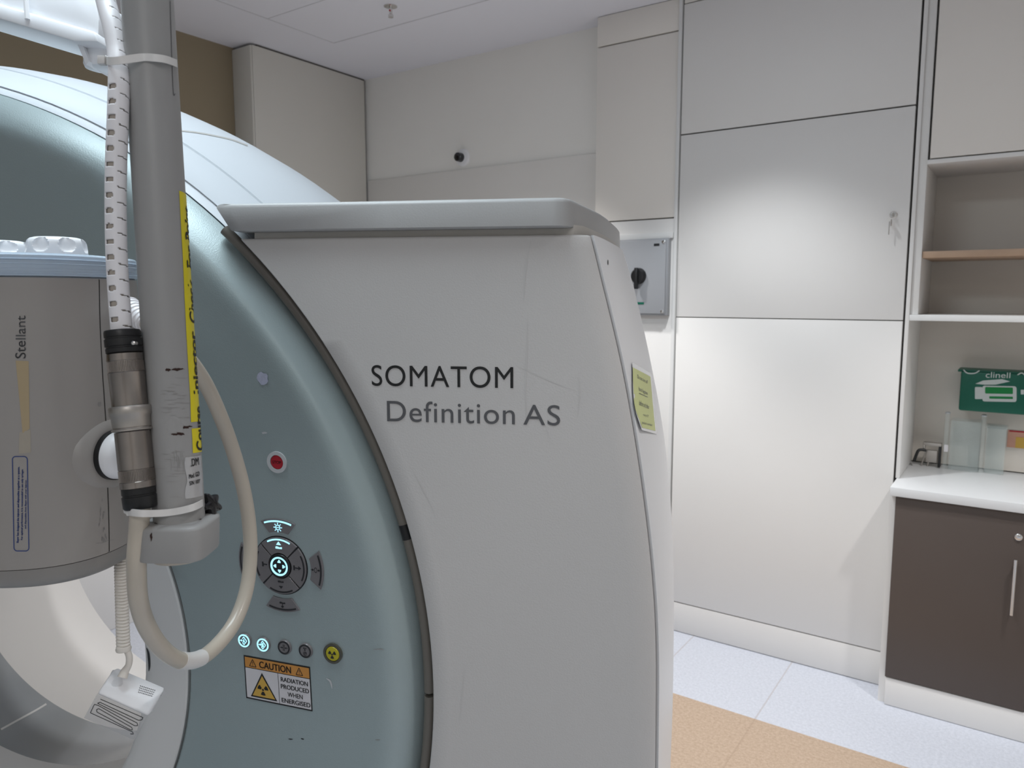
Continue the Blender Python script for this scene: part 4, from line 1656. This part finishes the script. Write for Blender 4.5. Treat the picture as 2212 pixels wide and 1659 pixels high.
# ---- syringe heater
t = thing('syringe_heater', 'white and clear syringe heater pad hanging on a coiled cord below the injector', 'heater', V(265, 1400, .86))
ZH = .86
bm = bmesh.new()
pts = []
NT = 31
top, bot = V(260, 1190, .915), V(266.5, 1399, ZH)
for k in range(NT * 18 + 1):
    a = 2 * math.pi * k / 18
    s = k / (NT * 18)
    pts.append(top.lerp(bot, s) + RIGHT * math.cos(a) * .0058 + fy * math.sin(a) * .0058)
add_tube(bm, pts, .0019, 8)
part('coiled_cord', bm, 'cord', t)
bm = add_rev(bmesh.new(), V(266.5, 1396, ZH), Vector((.02, 0, -1)), [(0, .0075), (.003, .0085), (.005, .008), (.006, .005)], 24)
part('cord_end', bm, 'cord', t)
bm = bmesh.new()
P = catmull([V(273, 1402, ZH), V(279, 1418, ZH), V(278, 1436, ZH), V(270, 1450, ZH), V(264, 1464, ZH - .003)], 8)
add_tube(bm, P, [.0036] * 18 + [.0037 + .00015 * k for k in range(len(P) - 18)], 16)
part('plain_cord', bm, 'cord', t)


def bulge(q, Z0, sag, depth, n, m, nrm_off):
    """curved plate between four photo corners; sag bends it towards the viewer"""
    fr, bk = [], []
    for i in range(m + 1):
        a, b = [], []
        for j in range(n + 1):
            x, y = bil(q, j / n, i / m)
            z = Z0(i / m) - sag * math.sin(math.pi * i / m)
            p = V(x, y, z)
            a.append(p)
            b.append(p + FWD * depth)
        fr.append(a)
        bk.append(b)
    b = bmesh.new()
    A = add_grid(b, fr)
    B = add_grid(b, bk)
    ring = lambda R: [R[0][j] for j in range(n + 1)] + [R[i][n] for i in range(1, m + 1)] + [R[m][j] for j in range(n - 1, -1, -1)] + [R[i][0] for i in range(m - 1, 0, -1)]
    ra, rb = ring(A), ring(B)
    for k in range(len(ra)):
        b.faces.new((ra[k], ra[(k + 1) % len(ra)], rb[(k + 1) % len(ra)], rb[k]))
    bmesh.ops.recalc_face_normals(b, faces=b.faces[:])
    return b


HQ = [(240, 1449), (349, 1495), (318, 1549), (208, 1500)]
b = bulge(HQ, lambda s: .872 - .024 * s, .004, .012, 10, 8, 0)
HVv = bvh_of(b)
es = [e for e in b.edges if len(e.link_faces) == 2 and e.calc_face_angle(0) > .9]
bmesh.ops.bevel(b, geom=es, offset=.0028, segments=3, profile=.5, affect='EDGES')
part('handle', b, 'whiteplastic', t, 'white plastic handle', smooth=50)
PQ = [(210, 1499), (317, 1547), (291, 1599), (181, 1551)]
b = bulge(PQ, lambda s: .847 + .008 * s, .004, .002, 10, 8, 0)
PVv = bvh_of(b)
pl = part('heater_plate', b, 'plate', t, 'clear heater plate')
b = bmesh.new()
tr = [[(.10, .12), (.95, .10), (.95, .20), (.90, .26), (.12, .23), (.09, .30), (.90, .37), (.93, .45), (.88, .50), (.12, .36), (.05, .38), (.06, .72), (.90, .74), (.93, .80), (.88, .84)], [(.16, .46), (.85, .60), (.88, .68), (.84, .70), (.16, .60), (.13, .52), (.16, .46)]]
for pth in tr:
    for (s0, t0), (s1, t1) in zip(pth, pth[1:]):
        line_px(b, PVv, [bil(PQ, s0, t0), bil(PQ, s1, t1)], 1.5, .0004, 3)
part('heater_trace', b, 'keydark', pl)
b = bmesh.new()
for k in range(4):
    q0 = bil(HQ, .60 + .01 * k, .10 + .075 * k)
    q1 = bil(HQ, .90, .04 + .075 * k)
    for j in range(9):
        x, y = q0[0] + (q1[0] - q0[0]) * j / 9, q0[1] + (q1[1] - q0[1]) * j / 9
        x2, y2 = q0[0] + (q1[0] - q0[0]) * (j + .6) / 9, q0[1] + (q1[1] - q0[1]) * (j + .6) / 9
        line_px(b, HVv, [(x, y), (x2, y2)], 1.6, .0005, 1)
part('printed_text', b, 'grey_ink', t, 'tiny grey printed lines')

for o in list(bpy.data.objects):
    if '_base' in o:
        del o['_base']
